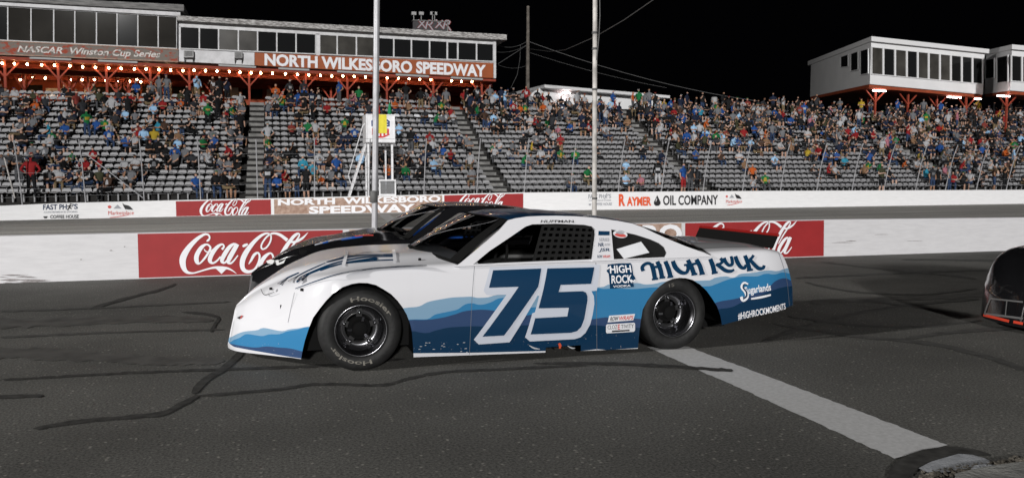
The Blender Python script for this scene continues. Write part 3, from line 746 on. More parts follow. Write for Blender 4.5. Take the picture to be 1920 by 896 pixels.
M['whitewall'] = mat('white_interior_wall', (.7, .68, .66), .7)
PV = 53.5
def ln(x, x0, y0, x1, y1): return y0+(x-x0)*(y1-y0)/(x1-x0)
def slabF(mb, x0, x1, top, bot, d0, d1, mi=0, V=PV):
    """prism seen between two lines of the facade: top/bot are functions of px"""
    A = [onV(x0, bot(x0), V), onV(x1, bot(x1), V), onV(x1, top(x1), V), onV(x0, top(x0), V)]
    s = lambda p, d: (p[0], V+d, p[2])
    mb.hexa([s(A[0], d0), s(A[1], d0), s(A[1], d1), s(A[0], d1)], [s(A[3], d0), s(A[2], d0), s(A[2], d1), s(A[3], d1)], mi)
def window(parent, x0, x1, top, bot, m, sill=True, V=PV, fw_=2.2):
    mb = MB()
    slabF(mb, x0, x1, top, lambda x: top(x)+fw_*.7, -.10, .02, 0, V); slabF(mb, x0, x1, lambda x: bot(x)-fw_*.7, bot, -.10, .02, 0, V)
    slabF(mb, x0, x0+fw_/2, lambda x: top(x)+fw_*.7, lambda x: bot(x)-fw_*.7, -.10, .02, 0, V)
    slabF(mb, x1-fw_/2, x1, lambda x: top(x)+fw_*.7, lambda x: bot(x)-fw_*.7, -.10, .02, 0, V)
    f = mb.build('window', M['frame'], parent)
    mb = MB(); slabF(mb, x0+fw_/2, x1-fw_/2, lambda x: top(x)+fw_*.7, lambda x: bot(x)-fw_*.7, -.03, -.01, 0, V); mb.build('pane', m, f)
def ybrace(mb, p, q, sx=.75, d=(1, 0, 0)):
    mb.bar(p, q, .13); d = Vector(d); h = Vector(q)
    for s_ in (-1, 1): mb.bar(h-Vector((0, 0, .95)), h+d*s_*sx-Vector((0, 0, .08)), .09)

# tall box, far left
tb = thing('press_box', 'tall grey-roofed press box with big dark windows and a peeling red sign', 'press box', (-12, PV, 6))
ftop = lambda x: ln(x, 0, 5, 338, 24); fbot = lambda x: ln(x, 0, 12, 333, 32); stop = lambda x: ln(x, 0, 77, 335, 93); sbot = lambda x: ln(x, 0, 104, 335, 118)
X0, X1 = -190, 332
mb = MB(); slabF(mb, X0, X1, ftop, sbot, .03, 4.5); mb.build('wall', M['frame'], tb)
mb = MB(); slabF(mb, X0, 339, ftop, fbot, -.25, .02); mb.build('fascia', M['sheet'], tb)
mb = MB(); slabF(mb, X0, 346, lambda x: ln(x, 0, -4, 346, 12), lambda x: ftop(x)-.3, -.45, 5.2); mb.build('roof', M['roofgrey'], tb)
mb = MB(); slabF(mb, X0, 335, stop, sbot, -.14, .02); sg = mb.build('signboard', M['oldsign'], tb)
mb = MB(); slabF(mb, X0, 335, stop, lambda x: stop(x)+2, -.19, -.141); slabF(mb, X0, 335, lambda x: sbot(x)-2, sbot, -.19, -.141); mb.build('signboard_frame', M['signbrown'], tb)
mb = MB()
text(mb, 'NASCAR  Winston Cup Series', quad4(*[onV(x, y, PV-.15) for x, y in ((34, 101.5), (300, 112.8), (300, 95.8), (34, 86.0))]), 0, .022, .02)
mb.build('worn_lettering', M['oldletter'], sg)
ms = [-130, -80, -30, 15.5, 59, 101.5, 141, 181.5, 220, 259, 297, 332]
for a, b in zip(ms, ms[1:]): window(tb, a, b, fbot, lambda x: stop(x)-.2, M['pane2' if int(a) % 2 else 'pane'])
# long box with the speedway sign
lb = thing('press_box', 'long white press box with an orange speedway signboard and a row of windows', 'press box', (4, PV, 6))
rt = lambda x: ln(x, 335, 33, 945, 68); rb = lambda x: ln(x, 335, 42, 945, 78); wt = lambda x: ln(x, 340, 50, 915, 82); wb = lambda x: ln(x, 340, 92.5, 925, 117)
st2 = lambda x: ln(x, 335, 93.5, 925, 119.5); sb2 = lambda x: ln(x, 335, 116, 925, 147.5)
mb = MB(); slabF(mb, 335, 928, rb, sb2, .04, 4.5); mb.build('wall', M['frame'], lb)
mb = MB(); slabF(mb, 333, 946, rt, rb, -.55, 5.2); mb.build('roof', M['roofedge'], lb)
mb = MB(); slabF(mb, 336, 928, rb, wt, -.1, .038); mb.build('lintel', M['frame'], lb)
xs = [338, 374, 410, 447, 483, 519, 555, 592, 599, 632, 668, 702, 738, 771, 805, 838, 858, 893, 925]
dim = {3: 'panel_', 9: 'panel_', 8: 'panel_', 10: 'panel_', 2: 'panel_'}
for i, (a, b) in enumerate(zip(xs, xs[1:])):
    if b-a < 10: continue
    window(lb, a, b, wt, wb, M[dim.get(i, 'pane')], fw_=3.4 if i in (15,) else 2.6)
mb = MB(); slabF(mb, 336, 477, st2, sb2, -.10, .038); mb.build('lower_panel', M['sheet'], lb)
mb = MB(); slabF(mb, 477.5, 924, st2, sb2, -.14, .038); sg = mb.build('signboard', M['signorange'], lb)
mb = MB(); slabF(mb, 924.5, 929, lambda x: ln(x, 335, 42, 945, 78), sb2, -.16, .038); mb.build('corner_post', M['frame'], lb)
mb = MB()
text(mb, 'NORTH WILKESBORO SPEEDWAY', quad4(*[onV(x, y, PV-.17) for x, y in ((496, 123.2), (911, 145), (911, 122.3), (496, 100.6))]), 0, .042)
mb.build('sign_lettering', M['letterwhite'], sg)
for (a, b, y0_, y1_) in ((346, 364, 97, 110), (440, 455, 99.5, 111)):
    mb = MB(); slabF(mb, a, b, lambda x: y0_, lambda x: y1_, -.45, -.11); ac = mb.build('ac_unit', M['tubeoff'], lb)
    mb = MB()
    for k in range(6): slabF(mb, a+1.5, b-1.5, lambda x: y0_+1.5+k*1.6, lambda x: y0_+2.4+k*1.6, -.47, -.452)
    mb.build('grille', M['cable'], ac)
    mb = MB(); p0 = onV(a+1, y1_, PV); p1 = onV(b-1, y1_, PV)
    for p_ in (p0, p1): mb.bar((p_[0], PV-.42, p_[2]), (p_[0], PV-.1, p_[2]-.3), .05)
    mb.build('bracket', M['cable'], ac)
xr = thing('roof_sign', 'dark rooftop sign board with two white XR logos outlined in red', 'sign', onV(813, 60, PV+1.2))
mb = MB(); q8 = lambda x: ln(x, 780, 32.5, 846, 36); slabF(mb, 780, 846, q8, lambda x: q8(x)+24, 1.2, 1.5); mb.build('board', mat('dark_sign_face', (.055, .053, .056), .7, var=.2), xr)
mb = MB(); slabF(mb, 779, 847, lambda x: q8(x)-1.2, lambda x: q8(x)+.4, 1.1, 1.55); slabF(mb, 844.6, 847, lambda x: q8(x)+.5, lambda x: q8(x)+24, 1.1, 1.55); mb.build('board_frame', M['roofgrey'], xr)
mb = MB()
for x0 in (784, 817):
    q = quad4(*[onV(x, y, PV+1.18) for x, y in ((x0, 52.5), (x0+26, 54.5), (x0+26, 39.5), (x0, 38))])
    up = lambda d: (lambda x, y: q(x, y)+Vector((0, -d, 0)))
    for k, (pts, d) in enumerate((([(.0, 1.05), (.28, .5), (.58, -.1)], 0), ([(.5, 1.0), (.25, .5), (-.02, -.05)], .004), ([(.55, 0), (.72, .95), (1.0, .9), (.9, .55), (.68, .5)], .008), ([(.75, .5), (.9, .2), (1.08, -.25)], .012))):
        ribbon(mb, [(a, b_, .2) for a, b_ in pts], up(d), 1); ribbon(mb, [(a, b_, .1) for a, b_ in pts], up(d+.02), 0)
mb.build('logo', [M['greyink'], mat('dim_red_paint', lin('7c3a38'), .7)], xr)
mb = MB()
for px in (776, 790, 811, 815):
    p_ = onV(px, 30, PV+1.3); mb.tube([(p_[0], PV+1.35, p_[2]-.5), (p_[0], PV+1.35, p_[2]+.12)], .03, 6); mb.box(p_[0]-.16, p_[0]+.16, PV+1.25, PV+1.45, p_[2]+.05, p_[2]+.26)
mb.build('small_lamp', M['tubeoff'], xr)

# canopy under both boxes
cn = thing('canopy', 'red timber concourse canopy with bare bulbs under the press boxes', 'canopy', (-2, PV, 6))
DZ = rowz(17)+.02
mb = MB(); slabF(mb, X0, 930, lambda x: (sbot(x) if x < 335 else sb2(x))+.5 if False else ln(x, -190, 97, 930, 148.3), lambda x: ln(x, -190, 103, 930, 153), .05, .3); mb.build('front_beam', M['redwood'], cn)
a = onV(-190, 101, PV+.3); b = onV(932, 151, PV+.3)
mb = MB(); mb.add([(a[0], PV+.3, a[2]), (b[0], PV+.3, b[2]), (b[0], PV+6.5, b[2]-.55), (a[0], PV+6.5, a[2]-.55)], [(0, 1, 2, 3)])
mb.add([(a[0], PV-.1, a[2]+.45), (b[0], PV-.1, b[2]+.45), (b[0], PV+4.5, b[2]+.45), (a[0], PV+4.5, a[2]+.45)], [(0, 1, 2, 3)]); mb.build('ceiling', M['ceil'], cn)
zc = lambda u, v: a[2]+(b[2]-a[2])*(u-a[0])/(b[0]-a[0])-.55*(v-PV-.3)/6.2
mb = MB()
for v in (PV+1.6, PV+3.2, PV+4.8): mb.bar((a[0], v, zc(a[0], v)-.14), (b[0], v, zc(b[0], v)-.14), .1, .26)
mb.build('rafter', M['redwood'], cn)
for px in (-70, 10, 110, 200, 282, 355, 467, 573, 651, 725, 812, 903):
    u = onV(px, 150, PV+.7)[0]; mb = MB(); ybrace(mb, (u, PV+.7, DZ-.4), (u, PV+.7, zc(u, PV+.7)-.05)); mb.build('post', M['redwood'], cn)
for px in (45, 130, 165, 218, 240, 298, 400, 520, 620, 747, 824, 880):
    u = onV(px, 150, PV+3.2)[0]; mb = MB(); ybrace(mb, (u, PV+3.2, DZ-.4), (u, PV+3.2, zc(u, PV+3.2)-.3), .6); mb.build('post', M['redwood'], cn)
B1 = [(-40, 117), (4, 119), (27, 120), (51, 121), (78, 122), (102, 123), (131, 124), (155, 126), (179, 127), (204, 128), (227, 129), (252, 130), (274, 130), (298, 131), (320, 132), (343, 133), (364, 132.5), (385, 133), (407, 134), (430, 135), (450, 136), (471, 137), (489, 137.5), (511, 138), (535, 139), (558, 140), (579, 141), (601, 142), (622, 143), (643, 143), (664, 144), (685, 145), (706, 145.5), (726, 146.5), (747, 147), (767, 148), (787, 149), (808, 150), (847, 152), (865, 153), (885, 153.5)]
B2 = [(4, 130), (38, 150), (62, 146), (85, 147), (132, 150), (154, 150), (177, 150), (198, 151), (222, 152), (243, 153), (257, 150), (264, 154), (276, 139), (251, 138), (316, 140), (337, 141)]
def bulb(px, py, v):
    p_ = onV(px, py, v); mb = MB(); mb.ball(p_, (.06, .06, .075), 8); mb.build('light_bulb', M['bulb'], cn)
    return p_
mb = MB()
for px, py in B1: p_ = bulb(px, py, PV+.55); mb.tube([(p_[0], p_[1], p_[2]+.07), (p_[0], p_[1], zc(p_[0], p_[1])+.01)], .03, 6)
for px, py in B2: p_ = bulb(px, py, PV+3.9); mb.tube([(p_[0], p_[1], p_[2]+.07), (p_[0], p_[1], max(p_[2]+.1, zc(p_[0], p_[1])+.01))], .03, 6)
mb.build('lamp_holder', M['dark'], cn)
for x0, x1 in ((56, 134), (184, 258), (410, 480), (522, 580), (632, 698), (742, 804), (845, 905)):
    mb = MB(); q = (lambda x: sbot(x)) if x1 < 335 else (lambda x: sb2(x)); slabF(mb, x0, x1, lambda x: q(x)+1, lambda x: q(x)+4.4, -.06, .04); mb.build('tube_fixture', M['tubeoff'], cn)
# concession front behind the top rows
BV = PV+5.6
cs = thing('concession_building', 'dark red concession front behind the top rows under the canopy', 'concession stand', (0, BV, DZ))
mb = MB(); mb.box(onV(-190, 150, BV)[0], onV(915, 150, BV)[0], BV, BV+.3, DZ-.6, DZ+2.6); mb.build('wall', M['ceil'], cs)
mb = MB(); slabF(mb, 362, 480, lambda x: ln(x, 362, 150, 480, 153), lambda x: ln(x, 362, 162, 480, 166), -.12, -.01, 0, BV); slabF(mb, 500, 580, lambda x: ln(x, 500, 153.5, 580, 156), lambda x: ln(x, 500, 166, 580, 168), -.12, -.01, 0, BV); fsn = mb.build('fascia_sign', M['redsign'], cs)
mb = MB(); tq = lambda *P_: quad4(*[onV(x, y, BV-.13) for x, y in P_])
text(mb, 'COCA-COLA', tq((382, 160.5), (424, 161.5), (424, 153.5), (382, 152.5))); text(mb, 'CLASSIC', tq((434, 162), (476, 163.2), (476, 155), (434, 153.8))); text(mb, 'RACING', tq((521, 165), (563, 166), (563, 158), (521, 157)))
mb.build('sign_lettering', M['letterwhite'], fsn)
for x0, x1, y0_, y1_ in ((86, 118, 166, 182), (118, 122, 160, 184), (158, 163, 166, 182), (306, 322, 160, 186), (352, 364, 162, 184), (430, 447, 164, 184), (500, 508, 168, 188), (590, 618, 166, 172), (684, 692, 172, 188), (706, 724, 172, 188), (752, 764, 168, 184), (768, 780, 166, 190)):
    mb = MB(); slabF(mb, x0, x1, lambda x: y0_, lambda x: y1_, -.06, -.01, 0, BV); mb.build('white_panel', M['whitewall'], cs)  # plain white panels on the concession wall
for x0, x1, y0_, y1_ in ((324, 351, 163, 182), (267, 300, 162, 182), (455, 492, 168, 186), (508, 545, 169, 186), (592, 616, 172, 190), (815, 870, 165, 182), (165, 255, 163, 180), (40, 80, 160, 178)):
    mb = MB(); slabF(mb, x0, x1, lambda x: y0_, lambda x: y1_, -.05, -.01, 0, BV); mb.build('serving_window', M['dark'], cs)
sp = thing('loudspeaker', 'black box loudspeaker hung under the canopy beside the grey pole', 'loudspeaker', onV(711, 162, PV+1))
mb = MB(); slabF(mb, 707.5, 715, lambda x: 152, lambda x: 170, .8, 1.15); mb.build('speaker_box', M['cable'], sp)
mb = MB(); p0 = onV(711, 152, PV+1); mb.bar((p0[0], PV+1, p0[2]), (p0[0], PV+1, zc(p0[0], PV+1)), .05); mb.build('bracket', M['redwood'], sp)

# ------------------------------------------------------------------ suites on the right
def onP(px, py, P0, P1, off=0.0):
    """sight line met with the upright plane through P0 and P1, moved off metres towards the camera"""
    d = Vector((P1[0]-P0[0], P1[1]-P0[1])); nrm = Vector((d.y, -d.x)).normalized(); r = ray(px, py)
    t = (nrm.x*(P0[0]+nrm.x*off)+nrm.y*(P0[1]+nrm.y*off))/(nrm.x*r[0]+nrm.y*r[1]); return Vector((r[0]*t, r[1]*t, HC+r[2]*t)), nrm
def slabP(mb, P0, P1, x0, x1, top, bot, d0, d1, mi=0):
    c = [onP(x, f(x), P0, P1) for x, f in ((x0, bot), (x1, bot), (x1, top), (x0, top))]; nr = Vector((c[0][1].x, c[0][1].y, 0)); q = [k[0] for k in c]
    mb.hexa([q[0]+nr*d1, q[1]+nr*d1, q[1]+nr*d0, q[0]+nr*d0], [q[3]+nr*d1, q[2]+nr*d1, q[2]+nr*d0, q[3]+nr*d0], mi)
M['suite'] = mat('white_metal_siding', (.76, .76, .77), .5, var=.05, scale=.6)
M['suiteroof'] = mat('white_roof_trim', (.74, .74, .75), .5)
def suite(lab, A, B, C, fr, side, mull, swin, x0, x1, xs_):
    """fr: facade lines (roof top, roof bottom, window top, window bottom, wall bottom); side: (roof top, roof bottom, wall bottom) at the back corner"""
    PA, PB, PC = at(A[0], A[1], A[2]), at(B[0], B[1], B[2]), at(C[0], C[1], C[2])
    t = thing('suite_building', lab, 'suite', (PA[0], PA[1], 6), 'raised suites')
    rt_, rb_, wt_, wb_, bt_ = fr
    PD = (PB[0]+PC[0]-PA[0], PB[1]+PC[1]-PA[1])
    zt = lambda P: P[2]
    a0, a1 = onP(x0, bt_(x0), PA, PB)[0], onP(x0, rb_(x0), PA, PB)[0]; b0, b1 = onP(x1, bt_(x1), PA, PB)[0], onP(x1, rb_(x1), PA, PB)[0]
    c0, c1 = onP(xs_, side[2], PA, PC)[0], onP(xs_, side[1], PA, PC)[0]
    a1 = Vector((a0.x, a0.y, a1.z)); b1 = Vector((b0.x, b0.y, b1.z)); c1 = Vector((c0.x, c0.y, c1.z))
    d0 = b0+c0-a0; d1 = b1+c1-a1
    mb = MB(); mb.hexa([a0, b0, d0, c0], [a1, b1, d1, c1]); mb.build('wall', M['suite'], t)
    # roof
    ar = onP(x0, rt_(x0), PA, PB)[0]; br = onP(x1, rt_(x1), PA, PB)[0]; cr = onP(xs_, side[0], PA, PC)[0]; ar = Vector((a0.x, a0.y, ar.z)); br = Vector((b0.x, b0.y, br.z)); cr = Vector((c0.x, c0.y, cr.z)); dr = br+cr-ar
    n1 = (a1-c1); n1.z = 0; n1.normalize(); n2 = (b1-a1); n2.z = 0; n2.normalize(); o_ = .32
    lo = [a1+n1*o_-n2*o_*.4, b1+n1*o_+n2*o_, d1-n1*.9+n2*o_, c1-n1*.9-n2*o_*.4]; hi = [ar+n1*o_-n2*o_*.4, br+n1*o_+n2*o_, dr-n1*.9+n2*o_, cr-n1*.9-n2*o_*.4]
    lo = [p+Vector((0, 0, .006)) for p in lo]
    mb = MB(); mb.hexa(lo, hi); mb.build('roof', M['suiteroof'], t)
    for a, b in zip(mull, mull[1:]):
        mb = MB()
        slabP(mb, PA, PB, a, a+1.4, wt_, wb_, .01, .09); slabP(mb, PA, PB, b-1.4, b, wt_, wb_, .01, .09)
        slabP(mb, PA, PB, a+1.4, b-1.4, wt_, lambda x: wt_(x)+1.4, .01, .09); slabP(mb, PA, PB, a+1.4, b-1.4, lambda x: wb_(x)-1.4, wb_, .01, .09)
        f = mb.build('window', M['suiteroof'], t)
        mb = MB(); slabP(mb, PA, PB, a+1.4, b-1.4, lambda x: wt_(x)+1.4, lambda x: wb_(x)-1.4, .008, .03); mb.build('pane', M['panel_' if int(a) % 3 == 0 else 'pane'], f)
    for (xa, xb, ya0, ya1, yb0, yb1) in swin:
        tp_ = lambda x: ln(x, xa, ya0, xb, yb0); bt2 = lambda x: ln(x, xa, ya1, xb, yb1)
        mb = MB()
        slabP(mb, PC, PA, xa, xa+1.2, tp_, bt2, .01, .07); slabP(mb, PC, PA, xb-1.2, xb, tp_, bt2, .01, .07)
        slabP(mb, PC, PA, xa+1.2, xb-1.2, tp_, lambda x: tp_(x)+1.2, .01, .07); slabP(mb, PC, PA, xa+1.2, xb-1.2, lambda x: bt2(x)-1.2, bt2, .01, .07)
        f = mb.build('window', M['suiteroof'], t)
        mb = MB(); slabP(mb, PC, PA, xa+1.2, xb-1.2, lambda x: tp_(x)+1.2, lambda x: bt2(x)-1.2, .008, .03); mb.build('pane', M['pane'], f)
    # floor frame and legs
    nd = Vector((0, 0, -.25)); mb = MB(); e = .15
    mb.hexa([p+nd for p in (a0-n1*e, b0-n1*e, d0+n1*e, c0+n1*e)], [p+Vector((0, 0, -.004)) for p in (a0-n1*e, b0-n1*e, d0+n1*e, c0+n1*e)]); mb.build('floor_frame', M['ceil'], t)
    return t, a0, b0, c0, n1, n2
s1, a0, b0, c0, n1, n2 = suite('white raised suite with sloping roof, dark windows and red legs', (1631, 120, 60), (1843, 135, 65), (1519, 150, 78),
    (lambda x: ln(x, 1632, 70, 1843, 93), lambda x: ln(x, 1632, 79, 1843, 101), lambda x: ln(x, 1632, 88, 1843, 110), lambda x: ln(x, 1632, 140, 1843, 159), lambda x: ln(x, 1630, 158, 1843, 177.5)),
    (114, 122, 182), [1632.5, 1655, 1677, 1699, 1719.5, 1740, 1761, 1781.5, 1802, 1822, 1842],
    [(1576, 1592, 107, 127.5, 101.5, 126), (1595, 1610.5, 101.5, 135, 95.5, 131.5), (1613, 1629.5, 95.5, 142, 91, 138.5)], 1631, 1843, 1519)
s2, e0, f0, g0_, m1, m2 = suite('second white raised suite cut by the right edge behind the first one', (1893, 120, 61), (2050, 135, 64.5), (1846, 140, 70),
    (lambda x: ln(x, 1895, 85, 2050, 99), lambda x: ln(x, 1895, 94, 2050, 107), lambda x: ln(x, 1895, 104, 2050, 119), lambda x: ln(x, 1895, 153, 2050, 166), lambda x: ln(x, 1894, 170, 2050, 183)),
    (96, 104, 177), [1894.5, 1915, 1936, 1957, 1978, 2000], [(1848, 1866, 112, 149, 109, 147), (1869, 1891.5, 108, 157, 103, 154)], 1894, 2050, 1846)
def legs(t, a0, b0, c0, n1, n2, spots, tubes):
    for f_, back in spots:
        h = a0.lerp(b0, f_)-n1*back+Vector((0, 0, -.25)); mb = MB(); ybrace(mb, (h.x, h.y, h.z-3.4), h, 1.0, n2); mb.build('leg', M['redwood'], t)
    for f_, back, l_ in tubes:
        h = a0.lerp(b0, f_)-n1*back+Vector((0, 0, -.36)); mb = MB(); mb.bar(h-n2*l_/2, h+n2*l_/2, .14, .09); mb.build('fluorescent_tube', M['tubelight'], t)
legs(s1, a0, b0, c0, n1, n2, [(.08, .9), (.36, .9), (.64, 1.4), (.87, .5), (.2, 6), (.6, 6), (.1, 11)], [(.10, .55, 1.3), (.76, .55, 1.5), (.97, .3, .7)])
legs(s2, e0, f0, g0_, m1, m2, [(.0, .9), (.3, .9)], [(-.04, .9, 1.3)])
# low building behind the crowd
PA, PB = at(1015, 165, 66), at(1200, 180, 70)
lw = thing('ticket_building', 'low white building with a sloping eave lit by a lamp behind the crowd', 'building', (PA[0], PA[1], 5))
mb = MB(); slabP(mb, PA, PB, 1014, 1240, lambda x: ln(x, 1015, 167, 1200, 182), lambda x: ln(x, 1015, 205, 1200, 205), -4, 0); mb.build('wall', M['suite'], lw)
mb = MB(); slabP(mb, PA, PB, 1012, 1245, lambda x: ln(x, 1015, 161.5, 1200, 177.5), lambda x: ln(x, 1015, 167, 1200, 182.5), -5, .9); mb.build('roof', M['suiteroof'], lw)
p0 = onP(1015, 163, PA, PB)[0]; p1 = onP(988, 181, PA, PB)[0]; p2 = Vector((p0.x, p0.y, p1.z)); mb = MB()
mb.add([p0, p1, p2, p0+Vector((0, 4, 0)), p1+Vector((0, 4, 0)), p2+Vector((0, 4, 0))], [(0, 1, 2), (3, 5, 4), (0, 3, 4, 1), (1, 4, 5, 2)]); mb.build('gable_end', M['suite'], lw)
mb = MB(); q = onP(1062, 174, PA, PB, .5)[0]; mb.bar(q-Vector((.35, 0, .02)), q+Vector((.35, 0, -.02)), .1, .07); mb.build('lamp', M['tubelight'], lw)
p_ = at(1339, 197, 62); hn = thing('horn_loudspeaker', 'grey drum loudspeaker on a short post above the back of the crowd', 'loudspeaker', (p_[0], p_[1], p_[2]-1.5))
mb = MB(); mb.lathe([(0, 0), (.24, 0), (.26, .08), (.24, .55), (.2, .6), (0, .6)], p_, (0, 0, 1), 16); mb.build('drum', M['tubeoff'], hn)
mb = MB(); mb.tube([(p_[0], p_[1], p_[2]-1.6), p_], .04, 8); mb.build('post', M['cable'], hn)
# ------------------------------------------------------------------ people
SK = {n: mat('skin_'+n, c, .55) for n, c in (('fair', (.42, .25, .18)), ('tanned', (.33, .18, .11)), ('brown', (.15, .075, .045)), ('pale', (.52, .34, .26)))}
CLOTH = {n: mat(n.replace(' ', '_')+'_cloth', tuple(.52*q_ for q_ in lin(c)), .85, var=.12, scale=7) for n, c in dict(black='17181b', white='d9dade', grey='8b8d92', navy='1f2c49', blue='2a62b4', red='b3262a', green='1f8a4c', orange='e8702c', aqua='3fb0d2', pink='dd8f9f', yellow='d8b93a', brown='5b4234', tan='a98464', brick='a0453c', olive='4f5038', charcoal='3b3d42').items()}
CLOTH['light blue'] = mat('light_blue_cloth', lin('93b8d8'), .85, var=.1, scale=7)
TR = {n: mat(n+'_trousers', tuple(.65*q_ for q_ in lin(c)), .85) for n, c in dict(black='15161a', denim='33486b', khaki='8d7a5c', grey='5a5c60', white='cfd0d4', red='b0282b')
      .items()}
HAIR = {n: mat(n+'_hair', lin(c), .7) for n, c in dict(dark='1c1512', brown='3d2a1d', fair='9a7b4f', grey='8b8884').items()}
CAP = {n: mat(n+'_cap', lin(c), .8) for n, c in dict(black='121214', white='dcdcde', red='b6272a', blue='27508f', green='22784a').items()}
SHOE = mat('dark_shoes', (.03, .03, .03), .7)
def body_spec(kind):
    seat = kind.startswith('sit')
    V, E, S = [], [], []
    def v(p, r, par=None, seg=None):
        V.append((p, r)); i = len(V)-1
        if par is not None: E.append((par, i)); S.append(seg)
        return i
    if seat:
        lean = .10 if kind == 'sit_lean' else 0
        hz = .56
        pel = v((0, .08, hz), (.15, .13)); bel = v((0, .10-lean*.5, hz+.17), (.145, .12), pel, 'torso'); ch = v((0, .11-lean*1.4, hz+.37), (.155, .115), bel, 'torso')
        nk = v((0, .09-lean*2, hz+.50), (.062, .062), ch, 'torso'); nk2 = v((0, .07-lean*2.3, hz+.56), (.05, .05), nk, 'neck')
        h1 = v((0, .05-lean*2.5, hz+.64), (.074, .088), nk2, 'head'); h2 = v((0, .05-lean*2.6, hz+.74), (.076, .092), h1, 'head')
        cy = .11-lean*1.6
        for s in (-1, 1):
            hp = v((s*.09, .04, hz-.02), (.09, .09), pel, 'leg'); kn = v((s*.14, -.37, hz-.0), (.068, .068), hp, 'leg'); mid = v((s*.135, -.38, hz-.22), (.055, .055), kn, 'shin'); an = v((s*.13, -.36, .11), (.043, .043), mid, 'shin'); v((s*.14, -.50, .05), (.042, .036), an, 'foot')
            sh = v((s*.175, cy, hz+.44), (.062, .062), ch, 'torso')
            if kind == 'sit_lap': e, h = (s*.235, -.0, hz+.23), (s*.15, -.24, hz+.11)
            elif kind == 'sit_lean': e, h = (s*.22, -.2, hz+.16), (s*.05, -.34, hz+.2)
            elif kind == 'sit_arms': e, h = (s*.23, .02, hz+.22), (-s*.06, -.12, hz+.27)
            else: e, h = ((.24, .0, hz+.22), (.12, -.2, hz+.16)) if s > 0 else ((-.26, -.12, hz+.26), (-.14, -.20, hz+.52))
            el = v(e, (.047, .047), sh, 'sleeve'); fo = v(tuple(.45*e[k]+.55*h[k] for k in range(3)), (.038, .038), el, 'fore'); v(h, (.04, .03), fo, 'hand')
    else:
        pel = v((0, .0, .92), (.15, .115)); bel = v((0, 0, 1.09), (.145, .11), pel, 'torso'); ch = v((0, .01, 1.29), (.16, .112), bel, 'torso')
        nk = v((0, .01, 1.43), (.062, .062), ch, 'torso'); nk2 = v((0, -.005, 1.49), (.05, .05), nk, 'neck'); h1 = v((0, -.02, 1.57), (.074, .088), nk2, 'head'); h2 = v((0, -.02, 1.68), (.076, .092), h1, 'head')
        for s in (-1, 1):
            hp = v((s*.09, 0, .86), (.095, .095), pel, 'leg'); kn = v((s*.11, -.02, .48), (.066, .066), hp, 'leg'); mid = v((s*.115, 0, .3), (.058, .058), kn, 'shin'); an = v((s*.12, .01, .09), (.043, .043), mid, 'shin'); v((s*.14, -.13, .045), (.042, .036), an, 'foot')
            sh = v((s*.18, .01, 1.37), (.064, .064), ch, 'torso')
            if kind == 'stand': e, h = (s*.25, .03, 1.10), (s*.24, -.06, .83)
            elif kind == 'stand_arms': e, h = (s*.25, -.02, 1.12), (-s*.05, -.17, 1.17)
            elif kind == 'stand_hips': e, h = (s*.34, .06, 1.13), (s*.17, -.04, .98)
            else: e, h = ((.25, .0, 1.12), (.2, -.15, .95)) if s > 0 else ((-.27, -.16, 1.2), (-.12, -.22, 1.45))
            el = v(e, (.048, .048), sh, 'sleeve'); fo = v(tuple(.45*e[k]+.55*h[k] for k in range(3)), (.039, .039), el, 'fore'); v(h, (.042, .03), fo, 'hand')
    return V, E, S
# slots: 0 skin, 1 shirt, 2 trousers, 3 hair or cap, 4 shoes, 5 lower leg, 6 forearm, 7 chest print
def segd(p, a, b):
    ab = b-a; t = max(0, min(1, (p-a).dot(ab)/ab.length_squared)); return (p-(a+ab*t)).length, t
KINDS_ = ['sit_lap', 'sit_lean', 'sit_arms', 'sit_drink', 'stand', 'stand_arms', 'stand_hips', 'stand_drink']
tmp = []
for k in KINDS_:
    V, E, S = body_spec(k); me = bpy.data.meshes.new('figure'); me.from_pydata([p for p, r in V], E, [])
    o = bpy.data.objects.new('figure', me); COL.objects.link(o)
    o.modifiers.new('skin', 'SKIN').use_smooth_shade = True
    for i, (p, r) in enumerate(V): me.skin_vertices[0].data[i].radius = r
    me.skin_vertices[0].data[0].use_root = True
    s_ = o.modifiers.new('smooth', 'SUBSURF'); s_.levels = 1; s_.render_levels = 1
    tmp.append((k, o, V, E, S))
dg = bpy.context.evaluated_depsgraph_get(); dg.update()
FIG = {}
